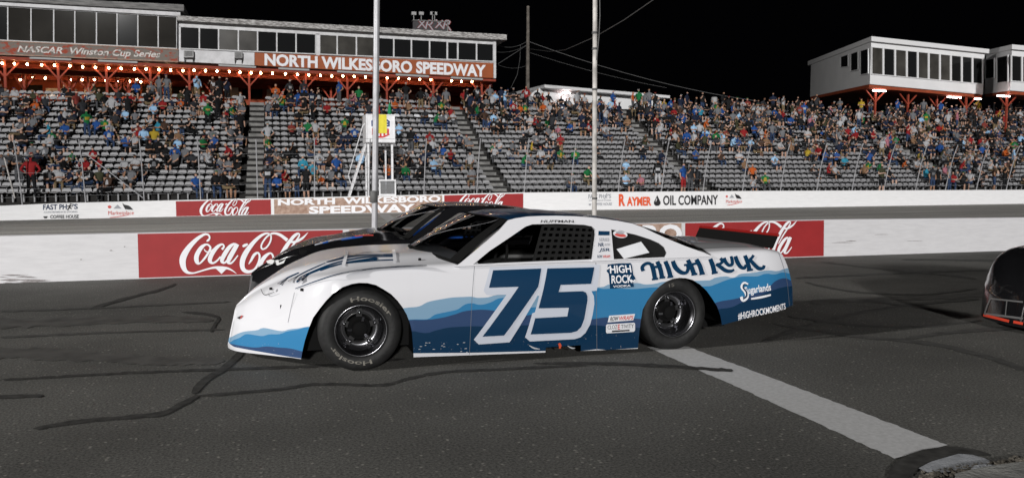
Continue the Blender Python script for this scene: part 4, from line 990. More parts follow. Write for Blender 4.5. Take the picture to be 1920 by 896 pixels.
for k, o, V, E, S in tmp:
    ev = o.evaluated_get(dg); me = ev.to_mesh()
    vs = [v.co.copy() for v in me.vertices]; fs = [tuple(p.vertices) for p in me.polygons]; ev.to_mesh_clear()
    head = [Vector(V[b][0]) for (a, b), s_ in zip(E, S) if s_ == 'head']; hc = (head[0]+head[1])/2
    for cap in (0, 1):
        mi = []
        for f in fs:
            c = sum((vs[i] for i in f), Vector())/len(f); best = (9, None, 0)
            for (a, b), s_ in zip(E, S):
                r = max(V[a][1][0], V[b][1][0]); d, t = segd(c, Vector(V[a][0]), Vector(V[b][0])); d = d-r
                if d < best[0]: best = (d, s_, t)
            s_ = best[1]; m_ = dict(torso=1, neck=0, head=0, leg=2, shin=5, foot=4, sleeve=1, fore=6, hand=0)[s_]
            if s_ == 'sleeve' and best[2] > .62: m_ = 6
            if s_ in ('head', 'neck'):
                rel = c-hc
                if rel.z > (.045 if cap else .06) or (rel.y > .035 and rel.z > -.03): m_ = 3
            if s_ == 'torso' and c.z < (.60 if k.startswith('sit') else .93): m_ = 2
            if s_ == 'torso' and m_ == 1 and c.y < hc.y-.02 and abs(c.x) < .085 and abs(c.z-(hc.z-.38)) < .075: m_ = 7
            mi.append(m_)
        v2 = list(vs); f2 = list(fs); m2 = list(mi)
        if cap:   # brim
            o_ = len(v2); n = 7
            for j in range(n):
                a = math.pi*j/(n-1); v2 += [hc+Vector((-.078*math.cos(a), -.06-.105*math.sin(a), .045-.02*math.sin(a))), hc+Vector((-.078*math.cos(a), -.055-.095*math.sin(a), .06-.02*math.sin(a)))]
            for j in range(n-1): f2 += [(o_+2*j, o_+2*j+2, o_+2*j+3, o_+2*j+1)]; m2.append(3)
            f2 += [tuple(o_+2*j for j in range(n)), tuple(o_+2*j+1 for j in range(n))]; m2 += [3, 3]
        me = bpy.data.meshes.new('person'); me.from_pydata(v2, [], f2)
        for _ in range(8): me.materials.append(SHOE)
        me.polygons.foreach_set('material_index', m2); me.polygons.foreach_set('use_smooth', [True]*len(f2)); me.update()
        FIG[k, cap] = (me, np.array([tuple(p) for p in v2], dtype=np.float32), f2, m2)
for k, o, *_ in tmp:
    d = o.data; bpy.data.objects.remove(o); bpy.data.meshes.remove(d)

def hand(o, scale, lst): return [(o[0]+a/scale, o[1]+b/scale, c, p) for a, b, c, p in lst]
s, t = 's', 't'
LIST = hand((0, 160), 3.733, [(30, 15, 'grey', s), (95, 15, 'white', s), (200, 85, 'red', s), (240, 70, 'red', s), (300, 80, 'grey', s), (470, 5, 'black', t), (555, 15, 'green', t), (790, 40, 'white', t), (730, 30, 'black', t), (870, 35, 'black', t), (165, 110, 'charcoal', s), (240, 110, 'navy', s), (295, 130, 'grey', s), (440, 155, 'navy', s), (515, 130, 'navy', s), (585, 150, 'green', t), (610, 100, 'grey', s), (710, 100, 'grey', s), (850, 125, 'navy', s), (680, 195, 'blue', s), (745, 205, 'green', s), (800, 250, 'white', s), (100, 220, 'grey', s), (170, 225, 'navy', s), (230, 190, 'grey', s), (300, 235, 'aqua', s), (355, 270, 'green', s), (460, 260, 'blue', s), (320, 310, 'white', s), (55, 310, 'black', s), (125, 310, 'black', s), (775, 305, 'blue', s), (850, 310, 'blue', s), (380, 380, 'black', s), (490, 385, 'green', s), (95, 450, 'charcoal', t), (20, 465, 'grey', s), (280, 450, 'navy', s), (385, 430, 'navy', s), (465, 425, 'tan', s), (640, 415, 'red', s), (600, 465, 'red', s), (695, 455, 'red', s), (125, 530, 'grey', s), (850, 490, 'white', s), (310, 580, 'grey', s), (385, 570, 'white', s), (450, 565, 'navy', s), (510, 570, 'tan', s), (590, 570, 'black', s), (660, 570, 'olive', s), (740, 565, 'black', s), (735, 660, 'brown', s)])
LIST += hand((240, 160), 3.733, [(45, 30, 'red', s), (140, 30, 'black', s), (195, 45, 'white', s), (290, 40, 'navy', s), (390, 55, 'orange', s), (405, 0, 'black', t), (490, 25, 'grey', s), (535, 50, 'red', s), (580, 35, 'black', s), (655, 10, 'black', t), (795, 30, 'white', t), (845, 45, 'green', s), (230, 90, 'red', s), (300, 75, 'grey', s), (485, 100, 'grey', s), (540, 90, 'green', t), (620, 85, 'black', t), (685, 125, 'red', s), (735, 130, 'green', s), (840, 120, 'grey', s), (45, 125, 'grey', s), (140, 165, 'white', s), (205, 165, 'black', s), (665, 190, 'grey', s), (770, 190, 'blue', s), (825, 190, 'black', t), (375, 185, 'black', t), (210, 215, 'aqua', s), (275, 220, 'brown', s), (465, 215, 'black', s), (30, 275, 'red', s), (95, 270, 'brick', s), (145, 275, 'light blue', s), (280, 275, 'black', s), (320, 290, 'tan', s), (510, 280, 'black', s), (590, 280, 'grey', s), (810, 265, 'black', s), (755, 270, 'grey', s), (65, 330, 'white', s), (510, 330, 'green', s), (125, 380, 'black', s), (200, 385, 'black', s), (265, 395, 'black', s), (330, 390, 'blue', s), (375, 400, 'grey', s), (545, 415, 'grey', s), (605, 385, 'navy', s), (675, 405, 'red', s), (780, 410, 'black', s), (345, 440, 'grey', s), (455, 450, 'charcoal', s), (585, 455, 'white', s), (660, 450, 'grey', s), (740, 470, 'black', s), (65, 490, 'white', s), (155, 495, 'black', s), (125, 535, 'black', s), (5, 545, 'grey', s), (640, 510, 'grey', s), (790, 490, 'grey', s), (515, 650, 'blue', s), (590, 660, 'black', s), (645, 660, 'black', s), (710, 650, 'black', s), (835, 590, 'red', t)])
LIST += hand((480, 150), 3.733, [(125, 30, 'orange', s), (205, 60, 'orange', s), (265, 70, 'blue', s), (360, 20, 'blue', t), (430, 5, 'black', t), (345, 70, 'black', t), (450, 70, 'black', s), (560, 10, 'blue', t), (625, 100, 'grey', s), (720, 60, 'green', s), (660, 70, 'pink', s), (85, 115, 'grey', s), (140, 125, 'black', s), (200, 115, 'green', s), (380, 110, 'black', t), (490, 145, 'red', s), (295, 215, 'black', s), (250, 270, 'brick', s), (340, 265, 'green', s), (400, 270, 'white', s), (550, 265, 'white', s), (600, 260, 'green', s), (75, 300, 'aqua', s), (445, 330, 'red', s), (550, 345, 'black', s), (605, 340, 'navy', s), (655, 335, 'navy', s), (65, 370, 'green', s), (360, 415, 'grey', s), (55, 460, 'black', s), (110, 460, 'grey', s), (165, 440, 'black', s), (235, 430, 'black', s), (345, 510, 'aqua', s), (455, 500, 'white', s), (520, 490, 'brown', s), (580, 515, 'blue', s), (170, 555, 'grey', s), (60, 575, 'grey', s), (400, 560, 'aqua', s), (465, 610, 'orange', s), (530, 600, 'grey', s), (600, 590, 'black', s), (230, 610, 'red', s), (75, 620, 'black', t), (165, 650, 'blue', s), (205, 665, 'grey', s), (310, 615, 'black', t), (365, 640, 'black', t)])
LIST += hand((720, 150), 3.733, [(70, 70, 'black', s), (130, 20, 'black', t), (235, 35, 'black', t), (270, 60, 'grey', s), (350, 80, 'grey', s), (420, 40, 'grey', t), (435, 80, 'black', s), (520, 75, 'red', s), (555, 60, 'black', t), (615, 90, 'navy', t), (700, 100, 'grey', s), (765, 75, 'white', t), (850, 50, 'light blue', t), (400, 120, 'green', s), (510, 155, 'red', s), (830, 175, 'olive', s), (760, 165, 'black', s), (690, 190, 'brown', t), (340, 215, 'green', s), (415, 220, 'grey', s), (460, 205, 'white', s), (515, 190, 'grey', s), (120, 285, 'light blue', t), (225, 310, 'blue', t), (745, 265, 'black', s), (800, 260, 'black', s), (790, 405, 'white', s), (800, 440, 'white', s), (865, 445, 'white', s), (180, 350, 'black', t), (290, 330, 'red', s), (310, 370, 'red', s), (315, 400, 'white', s), (405, 370, 'brick', s), (420, 420, 'blue', s), (450, 450, 'red', s), (505, 360, 'navy', s), (565, 370, 'grey', s), (625, 410, 'grey', s), (120, 450, 'grey', s), (265, 455, 'green', s), (140, 520, 'black', s), (195, 510, 'black', s), (255, 510, 'navy', s), (370, 505, 'white', s), (330, 545, 'light blue', s), (470, 510, 'navy', s), (590, 500, 'white', s), (145, 565, 'green', s), (255, 555, 'black', s), (80, 570, 'black', s), (610, 590, 'grey', s), (10, 560, 'orange', s)])
LIST += hand((960, 160), 3.446, [(90, 15, 'red', t), (205, 20, 'black', t), (435, 15, 'grey', t), (710, 15, 'blue', t), (755, 30, 'orange', t), (800, 15, 'green', t), (190, 105, 'orange', s), (80, 110, 'green', s), (100, 170, 'white', s), (170, 175, 'red', s), (225, 180, 'green', s), (380, 215, 'blue', s), (290, 225, 'pink', s), (455, 215, 'navy', s), (30, 180, 'navy', s), (260, 290, 'white', s), (310, 290, 'red', t), (130, 330, 'yellow', s), (220, 345, 'black', s), (185, 405, 'white', s), (250, 430, 'black', s), (320, 405, 'green', s), (400, 390, 'green', s), (60, 440, 'green', s), (130, 440, 'grey', s), (375, 540, 'grey', s), (465, 535, 'green', s), (540, 530, 'white', s), (750, 470, 'light blue', s), (760, 570, 'light blue', s), (855, 575, 'pink', s), (920, 490, 'black', 'W'), (1110, 515, 'blue', 'D'), (1165, 540, 'charcoal', t), (1230, 530, 'charcoal', t), (740, 310, 'brown', s), (800, 320, 'black', s), (870, 320, 'olive', s), (1040, 240, 'black', s), (1110, 240, 'charcoal', s), (1300, 275, 'red', s), (1410, 310, 'light blue', s), (1450, 310, 'blue', s), (1540, 560, 'white', s), (1625, 600, 'green', s), (1555, 485, 'orange', s), (1500, 470, 'tan', s), (1335, 420, 'brown', s), (980, 400, 'navy', s), (1030, 360, 'grey', s), (1080, 350, 'olive', s), (10, 330, 'grey', s), (90, 300, 'black', s), (160, 310, 'grey', s), (1010, 45, 'blue', t), (1145, 40, 'navy', t)])
LIST += hand((1440, 150), 3.733, [(175, 370, 'tan', t), (20, 180, 'blue', s), (70, 150, 'orange', t), (555, 325, 'red', s), (600, 350, 'red', s), (750, 345, 'red', s), (390, 300, 'blue', s), (410, 490, 'blue', s), (470, 480, 'blue', s), (790, 400, 'white', t), (835, 400, 'pink', t), (420, 580, 'red', s), (470, 565, 'white', s), (520, 520, 'aqua', s), (690, 545, 'green', s), (785, 560, 'green', s), (290, 530, 'brown', s), (40, 500, 'light blue', s), (815, 600, 'olive', t), (845, 620, 'black', s), (370, 560, 'charcoal', s), (185, 40, 'grey', t), (155, 90, 'black', t)])
LIST += hand((1680, 150), 3.733, [(200, 210, 'green', t), (375, 200, 'white', t), (420, 205, 'pink', t), (540, 215, 'white', s), (590, 210, 'grey', s), (605, 270, 'brick', s), (300, 285, 'red', s), (340, 290, 'orange', s), (515, 375, 'red', s), (575, 375, 'red', s), (725, 330, 'blue', s), (845, 420, 'green', s), (160, 475, 'yellow', s), (50, 525, 'orange', s), (155, 545, 'white', s), (425, 555, 'red', s), (345, 590, 'pink', s), (210, 600, 'aqua', s), (400, 650, 'red', s), (350, 640, 'grey', t), (235, 650, 'charcoal', t), (270, 640, 'black', t), (515, 680, 'white', s), (700, 620, 'brown', t), (750, 640, 'black', t), (595, 440, 'blue', s), (420, 690, 'grey', s), (480, 690, 'black', s)])
PPL = []            # (block, row, seat index, shirt, pose)
taken = set()
def row_of(px, py, stand):
    best = (9e9, 0, 0)
    for i in range(NR):
        p_ = onV(px, py, rowv(i)-(.1 if stand else -.05)); h = deckz(i, p_[0])+(1.76 if stand else 1.36)
        if abs(p_[2]-h) < best[0]: best = (abs(p_[2]-h), i, p_[0])
    return best[1], best[2]
for px, py, c, ps in LIST:
    i, u = row_of(px, py, ps != 's'); bi = min(range(5), key=lambda b: 0 if BLOCKS[b][1] <= u <= BLOCKS[b][2] else min(abs(u-BLOCKS[b][1]), abs(u-BLOCKS[b][2])))
    k = min(range(len(SEATS[bi, i])), key=lambda q: abs(SEATS[bi, i][q]-u))
    for dk in (0, 1, -1, 2, -2):
        if 0 <= k+dk < len(SEATS[bi, i]) and (bi, i, k+dk) not in taken:
            taken.add((bi, i, k+dk)); PPL.append((bi, i, k+dk, c, ps)); break
pr_ = random.Random(21)
def density(bi, i, u):
    if bi == 0: return (0, .0, .05, .10, .22, .34)[0 if i < 2 else 1 if i < 3 else 2 if i < 6 else 3 if i < 12 else 4 if i < 16 else 5]
    if bi == 1: return .0 if i < 3 else .06 if i < 13 else .12 if i < 15 else .38
    if bi == 2: return .0 if i < 6 else .05 if i < 10 else .16 if i < 13 else .42 if i < 15 else .8
    if bi == 3: return (.01 if i < 5 else .12) if (u < 31 and i < 8) else (.02 if i < 4 else .22 if i < 8 else .5 if i < 15 else .8)
    return .1 if i < 2 else .28 if i < 5 else .54 if i < 15 else .8
WC = ['black']*40+['charcoal']*22+['grey']*24+['white']*13+['navy']*16+['blue']*4+['red']*4+['green']*3+['light blue']*4+['brown']*6+['olive']*6+['tan']*4+['orange']*2+['aqua']+['brick']*2+['pink']+['yellow']
for bi in range(5):
    for i in range(NR):
        L_ = SEATS[bi, i]
        for k, u in enumerate(L_):
            x, y, d = proj((u, rowv(i), deckz(i, u)+1))
            if not (-15 < x < 1935) or (bi, i, k) in taken: continue
            cl = .25+1.5*(.5+.5*math.sin(u*.7+i*.9)*math.cos(i*.6-u*.4))
            if pr_.random() < density(bi, i, u)*(cl if i < 15 else 1):
                taken.add((bi, i, k)); PPL.append((bi, i, k, pr_.choice(WC), 't' if pr_.random() < (.45 if i == 17 else .14 if i > 12 else .05) else 's'))
fig = []
for bi, i, k, c, ps in PPL:
    u = SEATS[bi, i][k]; stand = ps != 's'
    kd = pr_.choice(['stand', 'stand_arms', 'stand_hips', 'stand_drink']) if stand else pr_.choice(['sit_lap', 'sit_lap', 'sit_lean', 'sit_arms', 'sit_drink'])
    cap = pr_.random() < .5; hat = pr_.choice(['black', 'black', 'white', 'red', 'blue', 'green'] if cap else ['dark', 'dark', 'brown', 'brown', 'fair', 'grey'])
    trs = pr_.choice(['black', 'denim', 'denim', 'khaki', 'grey', 'black']); shorts = pr_.random() < .55
    if ps == 'W': trs, shorts, kd, cap, hat = 'white', True, 'stand', False, 'dark'
    if ps == 'D': trs, shorts, kd = 'red', True, 'stand'
    long_ = pr_.random() < .25; skn = pr_.choice(['fair', 'fair', 'tanned', 'tanned', 'pale', 'brown'])
    prn = 'yellow' if c == 'green' and pr_.random() < .75 else (pr_.choice(['white', 'grey', c, c, c, c, c, c]))
    mats = [SK[skn], CLOTH[c], TR[trs], (CAP if cap else HAIR)[hat], SHOE, SK[skn] if shorts else TR[trs], CLOTH[c] if long_ else SK[skn], CLOTH[prn]]
    v = rowv(i)-(.12 if stand else .02)
    fig.append(dict(bi=bi, i=i, k=k, u=u+pr_.uniform(-.04, .04), v=v, z=deckz(i, u), kd=kd, cap=cap, c=c, hat=hat, trs=trs, shorts=shorts, mats=mats, stand=stand, rz=pr_.gauss(.0, .55), s=pr_.choice([.72, .86, .92, .95, .98, 1.0, 1.02, 1.06]), d=proj((u, v, 1))[2]))
ORD = 'front second third fourth fifth sixth seventh eighth ninth tenth eleventh twelfth thirteenth fourteenth fifteenth sixteenth seventeenth top'.split()
NTH = 'first second third fourth fifth sixth seventh eighth ninth tenth eleventh twelfth thirteenth fourteenth fifteenth sixteenth seventeenth eighteenth nineteenth twentieth'.split()
fig.sort(key=lambda p: p['d']); ind, crowd = fig[:300], fig[300:]
def describe(p, lv):
    hat = f"{p['hat']} cap" if p['cap'] else f"{p['hat']} hair"
    base = f"{'standing' if p['stand'] else 'seated'} person in {p['c']} shirt with {hat}"
    row = f"{ORD[p['i']]} row, {BLOCKS[p['bi']][0]} block"
    if lv == 0: return f"{base}, {row}"
    same = sorted([q for q in fig if q['bi'] == p['bi'] and q['i'] == p['i'] and q['c'] == p['c'] and q['stand'] == p['stand'] and q['cap'] == p['cap'] and q['hat'] == p['hat']], key=lambda q: q['u'])
    n = NTH[same.index(p)]
    return f"{base}, {n} such from left, {row}"
from collections import Counter
cnt = Counter(describe(p, 0) for p in fig)
for p in ind:
    me = FIG[p['kd'], int(p['cap'])][0]
    o = bpy.data.objects.new('person', me); COL.objects.link(o)
    for q, m_ in enumerate(p['mats']): o.material_slots[q].link = 'OBJECT'; o.material_slots[q].material = m_
    o.location = (p['u'], p['v'], p['z']); o.rotation_euler = (0, 0, p['rz']); o.scale = (p['s'],)*3
    d0 = describe(p, 0)
    tag(o, d0 if cnt[d0] == 1 else describe(p, 1), 'person', 'spectators in the grandstand', 'thing')
allm = []; idx = {}
def mid(m_):
    if m_.name not in idx: idx[m_.name] = len(allm); allm.append(m_)
    return idx[m_.name]
VV = []; FF = []; MI = []; n0 = 0
for p in crowd:
    _, v_, f_, m_ = FIG[p['kd'], int(p['cap'])]; c_, s_ = math.cos(p['rz'])*p['s'], math.sin(p['rz'])*p['s']
    P_ = np.stack([v_[:, 0]*c_-v_[:, 1]*s_+p['u'], v_[:, 0]*s_+v_[:, 1]*c_+p['v'], v_[:, 2]*p['s']+p['z']], 1)
    VV.append(P_); FF += [tuple(i+n0 for i in f) for f in f_]; ix = [mid(q) for q in p['mats']]; MI += [ix[q] for q in m_]; n0 += len(v_)
me = bpy.data.meshes.new('crowd'); me.from_pydata(np.concatenate(VV).tolist(), [], FF)
for m_ in allm: me.materials.append(m_)
me.polygons.foreach_set('material_index', MI); me.polygons.foreach_set('use_smooth', [True]*len(FF)); me.update()
o = bpy.data.objects.new('crowd', me); COL.objects.link(o); tag(o, 'packed spectators filling the upper rows of the grandstand', kind='stuff')
def single(kd, cap, mats, loc, rz, lab, sc_=1.0):
    o = bpy.data.objects.new('person', FIG[kd, cap][0]); COL.objects.link(o)
    for q, m_ in enumerate(mats): o.material_slots[q].link = 'OBJECT'; o.material_slots[q].material = m_
    o.location = loc; o.rotation_euler = (0, 0, rz); o.scale = (sc_,)*3
    tag(o, lab, 'person', None, 'thing')
p_ = onV(60, 371, FV+.7)
single('stand_hips', 1, [SK['fair'], CLOTH['red'], TR['black'], CAP['black'], SHOE, TR['black'], CLOTH['red'], CLOTH['red']], (p_[0], FV+.7, onV(60, 371, FV+.7)[2]-.05), math.pi, 'person in red jacket and black trousers standing behind the outer wall, back turned', 1.15)
p_ = onV(719, 200, FV+.9)
single('stand_arms', 1, [SK['tanned'], CLOTH['black'], TR['black'], CAP['black'], SHOE, TR['black'], CLOTH['black'], CLOTH['yellow']], (p_[0], FV+.9, z0+.07), 0, 'flagger in black standing inside the white flag stand box beside the flags', 1.0)
p_ = onV(196, 352, FV+.6)
# ------------------------------------------------------------------ race cars
import bmesh
def gloss(name, col, rough=.28, coat=.5): return mat(name, col, rough, coat=coat)
M['cwhite'] = gloss('white_car_paint', (.70, .70, .73)); M['cblack'] = gloss('black_car_paint', (.008, .008, .009), .14, .3)
M['cnavy'] = gloss('navy_wrap', lin('0d3453')); M['csilver'] = gloss('silver_outline_wrap', lin('c3c8d3'))
M['deck'] = gloss('grey_deck_gloss', (.26, .26, .27), .4); M['black'] = mat('matte_black', (.006, .006, .006), .8, spec=.12)
M['tyre'] = mat('tyre_rubber', (.016, .016, .016), .62, var=.25, scale=14, bump=.15, bscale=40); M['rim'] = mat('black_wheel_steel', (.035, .035, .036), .3, .4, coat=.5)
M['lip'] = mat('dark_chrome', (.34, .34, .36), .24, 1.0); M['tyretext'] = mat('worn_tyre_lettering', (.17, .16, .14), .8, var=.5, scale=60)
M['cglass'] = glass_mat('dark_windscreen', (.45, .46, .47), .3); M['qglass'] = mat('smoked_quarter_panel', (.018, .018, .018), .12)
M['lblue'] = mat('light_blue_letters', lin('64b5dc'), .6); M['net'] = mat('window_net_webbing', (.007, .007, .007), .85)
M['bluebar'] = mat('blue_roll_cage', lin('1d5fc0'), .4); M['greybar'] = mat('grey_roll_cage', (.12, .12, .12), .45); M['paper'] = mat('white_paper', (.72, .73, .76), .8, var=.05, scale=8)
M['redlip'] = mat('red_bumper_lip', lin('c8402a'), .5); M['headlamp'] = mat('headlight_decal', (.6, .6, .6), .2); M['skin_'] = SK['tanned']
M['reds'] = mat('red_spoiler_edge', lin('8a1512'), .5); M['primer'] = mat('scuffed_primer', (.45, .46, .48), .7); M['orangemark'] = mat('orange_scuff', lin('c8502e'), .7)
HOODDROP = [0.0]
def drop(x): return HOODDROP[0]*max(0, min(1, (1.15-x)/.5))*max(0, min(1, (x+.45)/.3))
def pl(tab): X = [a for a, b in tab]; Y = [b for a, b in tab]; return lambda x: float(np.interp(x, X, Y))
def smoothed(tab):
    f = pl(tab); return lambda x: (f(x-.06)+f(x-.03)+f(x)+f(x+.03)+f(x+.06))/5
ZS = smoothed([(-.6, .27), (-.44, .335), (-.38, .385), (-.2, .535), (.0, .64), (.1, .685), (.32, .748), (.56, .785), (.81, .803), (1.15, .815), (1.55, .822), (2.1, .828), (2.77, .832), (3.3, .842), (3.98, .862), (4.3, .862), (4.46, .858), (4.56, .835), (4.8, .83)])
ZC = smoothed([(-.6, .27), (-.44, .34), (-.374, .40), (-.22, .555), (-.086, .645), (.095, .75), (.37, .842), (.56, .872), (.84, .89), (1.2, .895), (1.6, .89), (3.5, .905), (4.0, .915), (4.4, .905), (4.56, .87), (4.8, .86)])
ARF = [(.17, .10), (.18, .16), (.20, .25), (.231, .351), (.265, .44), (.314, .514), (.36, .575), (.417, .634), (.49, .678), (.561, .70), (.62, .706), (.684, .702), (.75, .684), (.809, .648), (.865, .61), (.913, .558), (.955, .50), (.988, .439), (1.012, .37), (1.026, .308), (1.036, .2), (1.043, .10)]
ARR = [(3.03, .04), (3.034, .2), (3.042, .30), (3.056, .385), (3.10, .46), (3.157, .531), (3.22, .583), (3.285, .621), (3.35, .642), (3.416, .649), (3.48, .644), (3.548, .626), (3.62, .582), (3.684, .525), (3.74, .455), (3.795, .375), (3.83, .29), (3.853, .217)]
def zbot(x):
    if x <= .17: return .07+.03*max(0, min(1, (x+.3)/.4))
    if x < 1.043: return float(np.interp(x, [a for a, b in ARF], [b for a, b in ARF]))
    if x < 3.03:
        if 2.17 < x < 2.49: return .10
        return float(np.interp(x, [1.043, 2.17, 2.49, 3.03], [.088, .055, .048, .035]))
    if x < 3.853: return float(np.interp(x, [a for a, b in ARR], [b for a, b in ARR]))
    return float(np.interp(x, [3.853, 4.64], [.205, .36]))
PLAN = pl([(-.421, 0), (-.415, .05), (-.395, .11), (-.35, .20), (-.225, .355), (-.094, .51), (.031, .66), (.164, .805), (.25, .885), (.32, .93), (.40, .95)])
PLANS = [PLAN]
BLUNT = pl([(-.421, 0), (-.415, .16), (-.40, .27), (-.37, .39), (-.32, .52), (-.25, .63), (-.15, .74), (-.02, .84), (.12, .905), (.26, .94), (.40, .95)])
def hw0(x, z=.1):
    if x < .5: x = x-.22*max(0, z-.1)*min(1, max(0, (.5-x)/.6))
    if x < .40: return PLANS[0](x)
    return .95-(.05*((x-4.3)/.3)**2 if x > 4.3 else 0)
def tuck(z): return .035*((.3-z)/.3) if z < .3 else (.075*((z-.5)/.33)**2 if z > .5 else 0)
XE = pl([(.2, 4.634), (.36, 4.634), (.51, 4.623), (.71, 4.575), (.81, 4.54), (.855, 4.51), (.95, 4.49)])
def warp(x, z): return x if x < 4.2 else 4.2+(x-4.2)*(XE(z)-4.2)/.35
def top_z(x, y):
    zr = .085+max(x+.42, 0)/.22; zs_, zc_ = min(ZS(x)-drop(x), zr), min(ZC(x)-drop(x), zr+.005)
    h = max(hw0(x, ZS(x))*(1-.22*min(1, max(0, (.42-x)/.42)))-.14, .01); s_ = min(1, max(0, (h-abs(y))/h)*2.4); s_ = s_*s_*(3-2*s_); e_ = .01 if zs_ > .3 else .002; return zs_+e_+max(zc_-zs_-e_, 0)*s_
NS, NC, NT = 12, 5, 8
def section(x):
    """near half of the body section at station x, from the skirt up and over to the centre line"""
    zr = .085+max(x+.42, 0)/.22; zs, zb = min(ZS(x)-drop(x), zr), zbot(x); P = []; bl = min(1, max(0, (.42-x)/.42)); ze = zs-min(.05+bl*max(0, .62*(zs-.36)), max(zs-zb, .01)*.5)
    zb = min(zb, ze-.004)
    for j_ in range(NS+1):
        z = zb+(ze-zb)*j_/NS; xx = warp(x, z); P.append((xx, -max(hw0(xx, z)-tuck(z), .0), z))
    h = max(hw0(x, zs)-.14-bl*.22*hw0(x, zs), .01); cr = hw0(x, zs)-tuck(ze)
    for j_ in range(1, NC+1):
        t = j_/NC; z = (1-t)**2*ze+2*t*(1-t)*(zs+.004)+t*t*(zs+.012); y = (1-t)**2*cr+2*t*(1-t)*(cr-.008)+t*t*h; P.append((warp(x, z), -max(y, 0), z))
    for j_ in range(1, NT+1):
        y = h*(1-j_/NT); z = top_z(x, y); P.append((warp(x, z), -y, z))
    return P
STN = sorted(set([-.419+.25*(i/18)**1.9 for i in range(19)]+[-.2+.05*i for i in range(8)]+[a for a, b in ARF]+[a for a, b in ARR]+[.169, 1.044, 3.029, 3.8535, 2.168, 2.172, 2.488, 2.492]+[.3+.1*i for i in range(40) if .3+.1*i < 4.25]+[4.25, 4.3, 4.35, 4.4, 4.45, 4.5, 4.53, 4.55]))
STN = [x for i, x in enumerate(STN) if i == 0 or x-STN[i-1] > .0008]

class Car:
    def __init__(s, root, dx, yc): s.root, s.dx, s.yc = root, dx, yc
    def W(s, x, y, z): return (x+s.dx, y+s.yc, z)
    def sidept(s, x, z, d=.003): return s.W(x, -(hw0(x, z)-tuck(z))-d, z)
    def hit(s, px, py):
        v = s.yc-.95
        for _ in range(40):
            p = onV(px, py, v); v = .6*v+.4*(s.yc-hw0(max(p[0]-s.dx, -.43), p[2])+tuck(p[2]))
        return (max(p[0]-s.dx, -.435), p[2])
    def hood(s, px, py, d=.004):
        r = ray(px, py); lo = None
        def gap(t):
            x, y, z = r[0]*t-s.dx, r[1]*t-s.yc, HC+r[2]*t
            return z-top_z(x, y)-d if abs(y) < hw0(x, ZS(x))-.02 else 1
        t = max(2.0, (s.yc-.95)/r[1]*.98)
        while t < 20 and gap(t) > 0: t += .01
        lo, hi = t-.01, t
        for _ in range(16):
            m_ = (lo+hi)/2
            if gap(m_) > 0: lo = m_
            else: hi = m_
        return (r[0]*hi, r[1]*hi, HC+r[2]*hi)
    def nose(s, px, py, d=.006):
        r = ray(px, py)
        def gap(t):
            x, y, z = r[0]*t-s.dx, r[1]*t-s.yc, HC+r[2]*t
            return 1 if x < -.5 else abs(y)-(hw0(x, z)-tuck(z))
        t = max(.5, (s.dx-.52)/r[0]) if r[0] > 0 and s.dx > 1 else (s.yc-1.0)/r[1]*.97
        while t < 20 and gap(t) > 0: t += .004
        lo, hi = t-.004, t
        for _ in range(14):
            m_ = (lo+hi)/2
            if gap(m_) > 0: lo = m_
            else: hi = m_
        k = 1-d/hi*1.3
        return (r[0]*hi*k, r[1]*hi*k, HC+r[2]*hi*k)
    def decal(s, mb, vs, fs, d, mi):
        """flat artwork in side coordinates (x, z) cut finely and laid on the body side"""
        bm = bmesh.new(); bv = [bm.verts.new((x, 0, z)) for x, z in vs]
        for f in fs:
            try: bm.faces.new([bv[i] for i in f])
            except ValueError: pass
        def cuts(co, no):
            bmesh.ops.bisect_plane(bm, geom=bm.verts[:]+bm.edges[:]+bm.faces[:], plane_co=co, plane_no=no, dist=1e-6)
        z0_, z1_ = min(p[1] for p in vs), max(p[1] for p in vs); x0_, x1_ = min(p[0] for p in vs), max(p[0] for p in vs)
        for z in np.arange(.03, .95, .03):
            if z0_ < z < z1_: cuts((0, 0, float(z)), (0, 0, 1))
        for x in list(np.arange(-.45, .4, .05))+list(np.arange(4.2, 4.7, .05)):
            if x0_ < x < x1_: cuts((float(x), 0, 0), (1, 0, 0))
        bm.verts.index_update()
        mb.add([s.sidept(v.co.x, v.co.z, d) for v in bm.verts], [tuple(v.index for v in f.verts) for f in bm.faces], mi, True); bm.free()
    def poly(s, mb, loops, d, mi=0):
        l2 = [[s.hit(*p) for p in lp] for lp in loops]; tri = geometry.tessellate_polygon([[Vector((x, z, 0)) for x, z in lp] for lp in l2])
        s.decal(mb, [p for lp in l2 for p in lp], [tuple(t) for t in tri], d, mi)
    def word(s, mb, sv, bl, br, tr, tl, d, mi=0, bold=.022, slant=0):
        c = [Vector(s.hit(*p)) for p in (bl, br, tr, tl)]; V, Fs, _ = _tx[(sv, bold)]
        def f(x, y): x = x+slant*(y-.5); q = (c[0]*(1-x)+c[1]*x)*(1-y)+(c[3]*(1-x)+c[2]*x)*y; return (q.x, q.y)
        s.decal(mb, [f(*p) for p in V], Fs, d, mi)
    def stroke(s, mb, pts, d, mi=0, n=5):
        tmp_ = MB(); ribbon(tmp_, pts, lambda x, y: (x, y, 0), 0, False, n)
        s.decal(mb, [s.hit(p[0], p[1]) for p in tmp_.v], tmp_.f, d, mi)

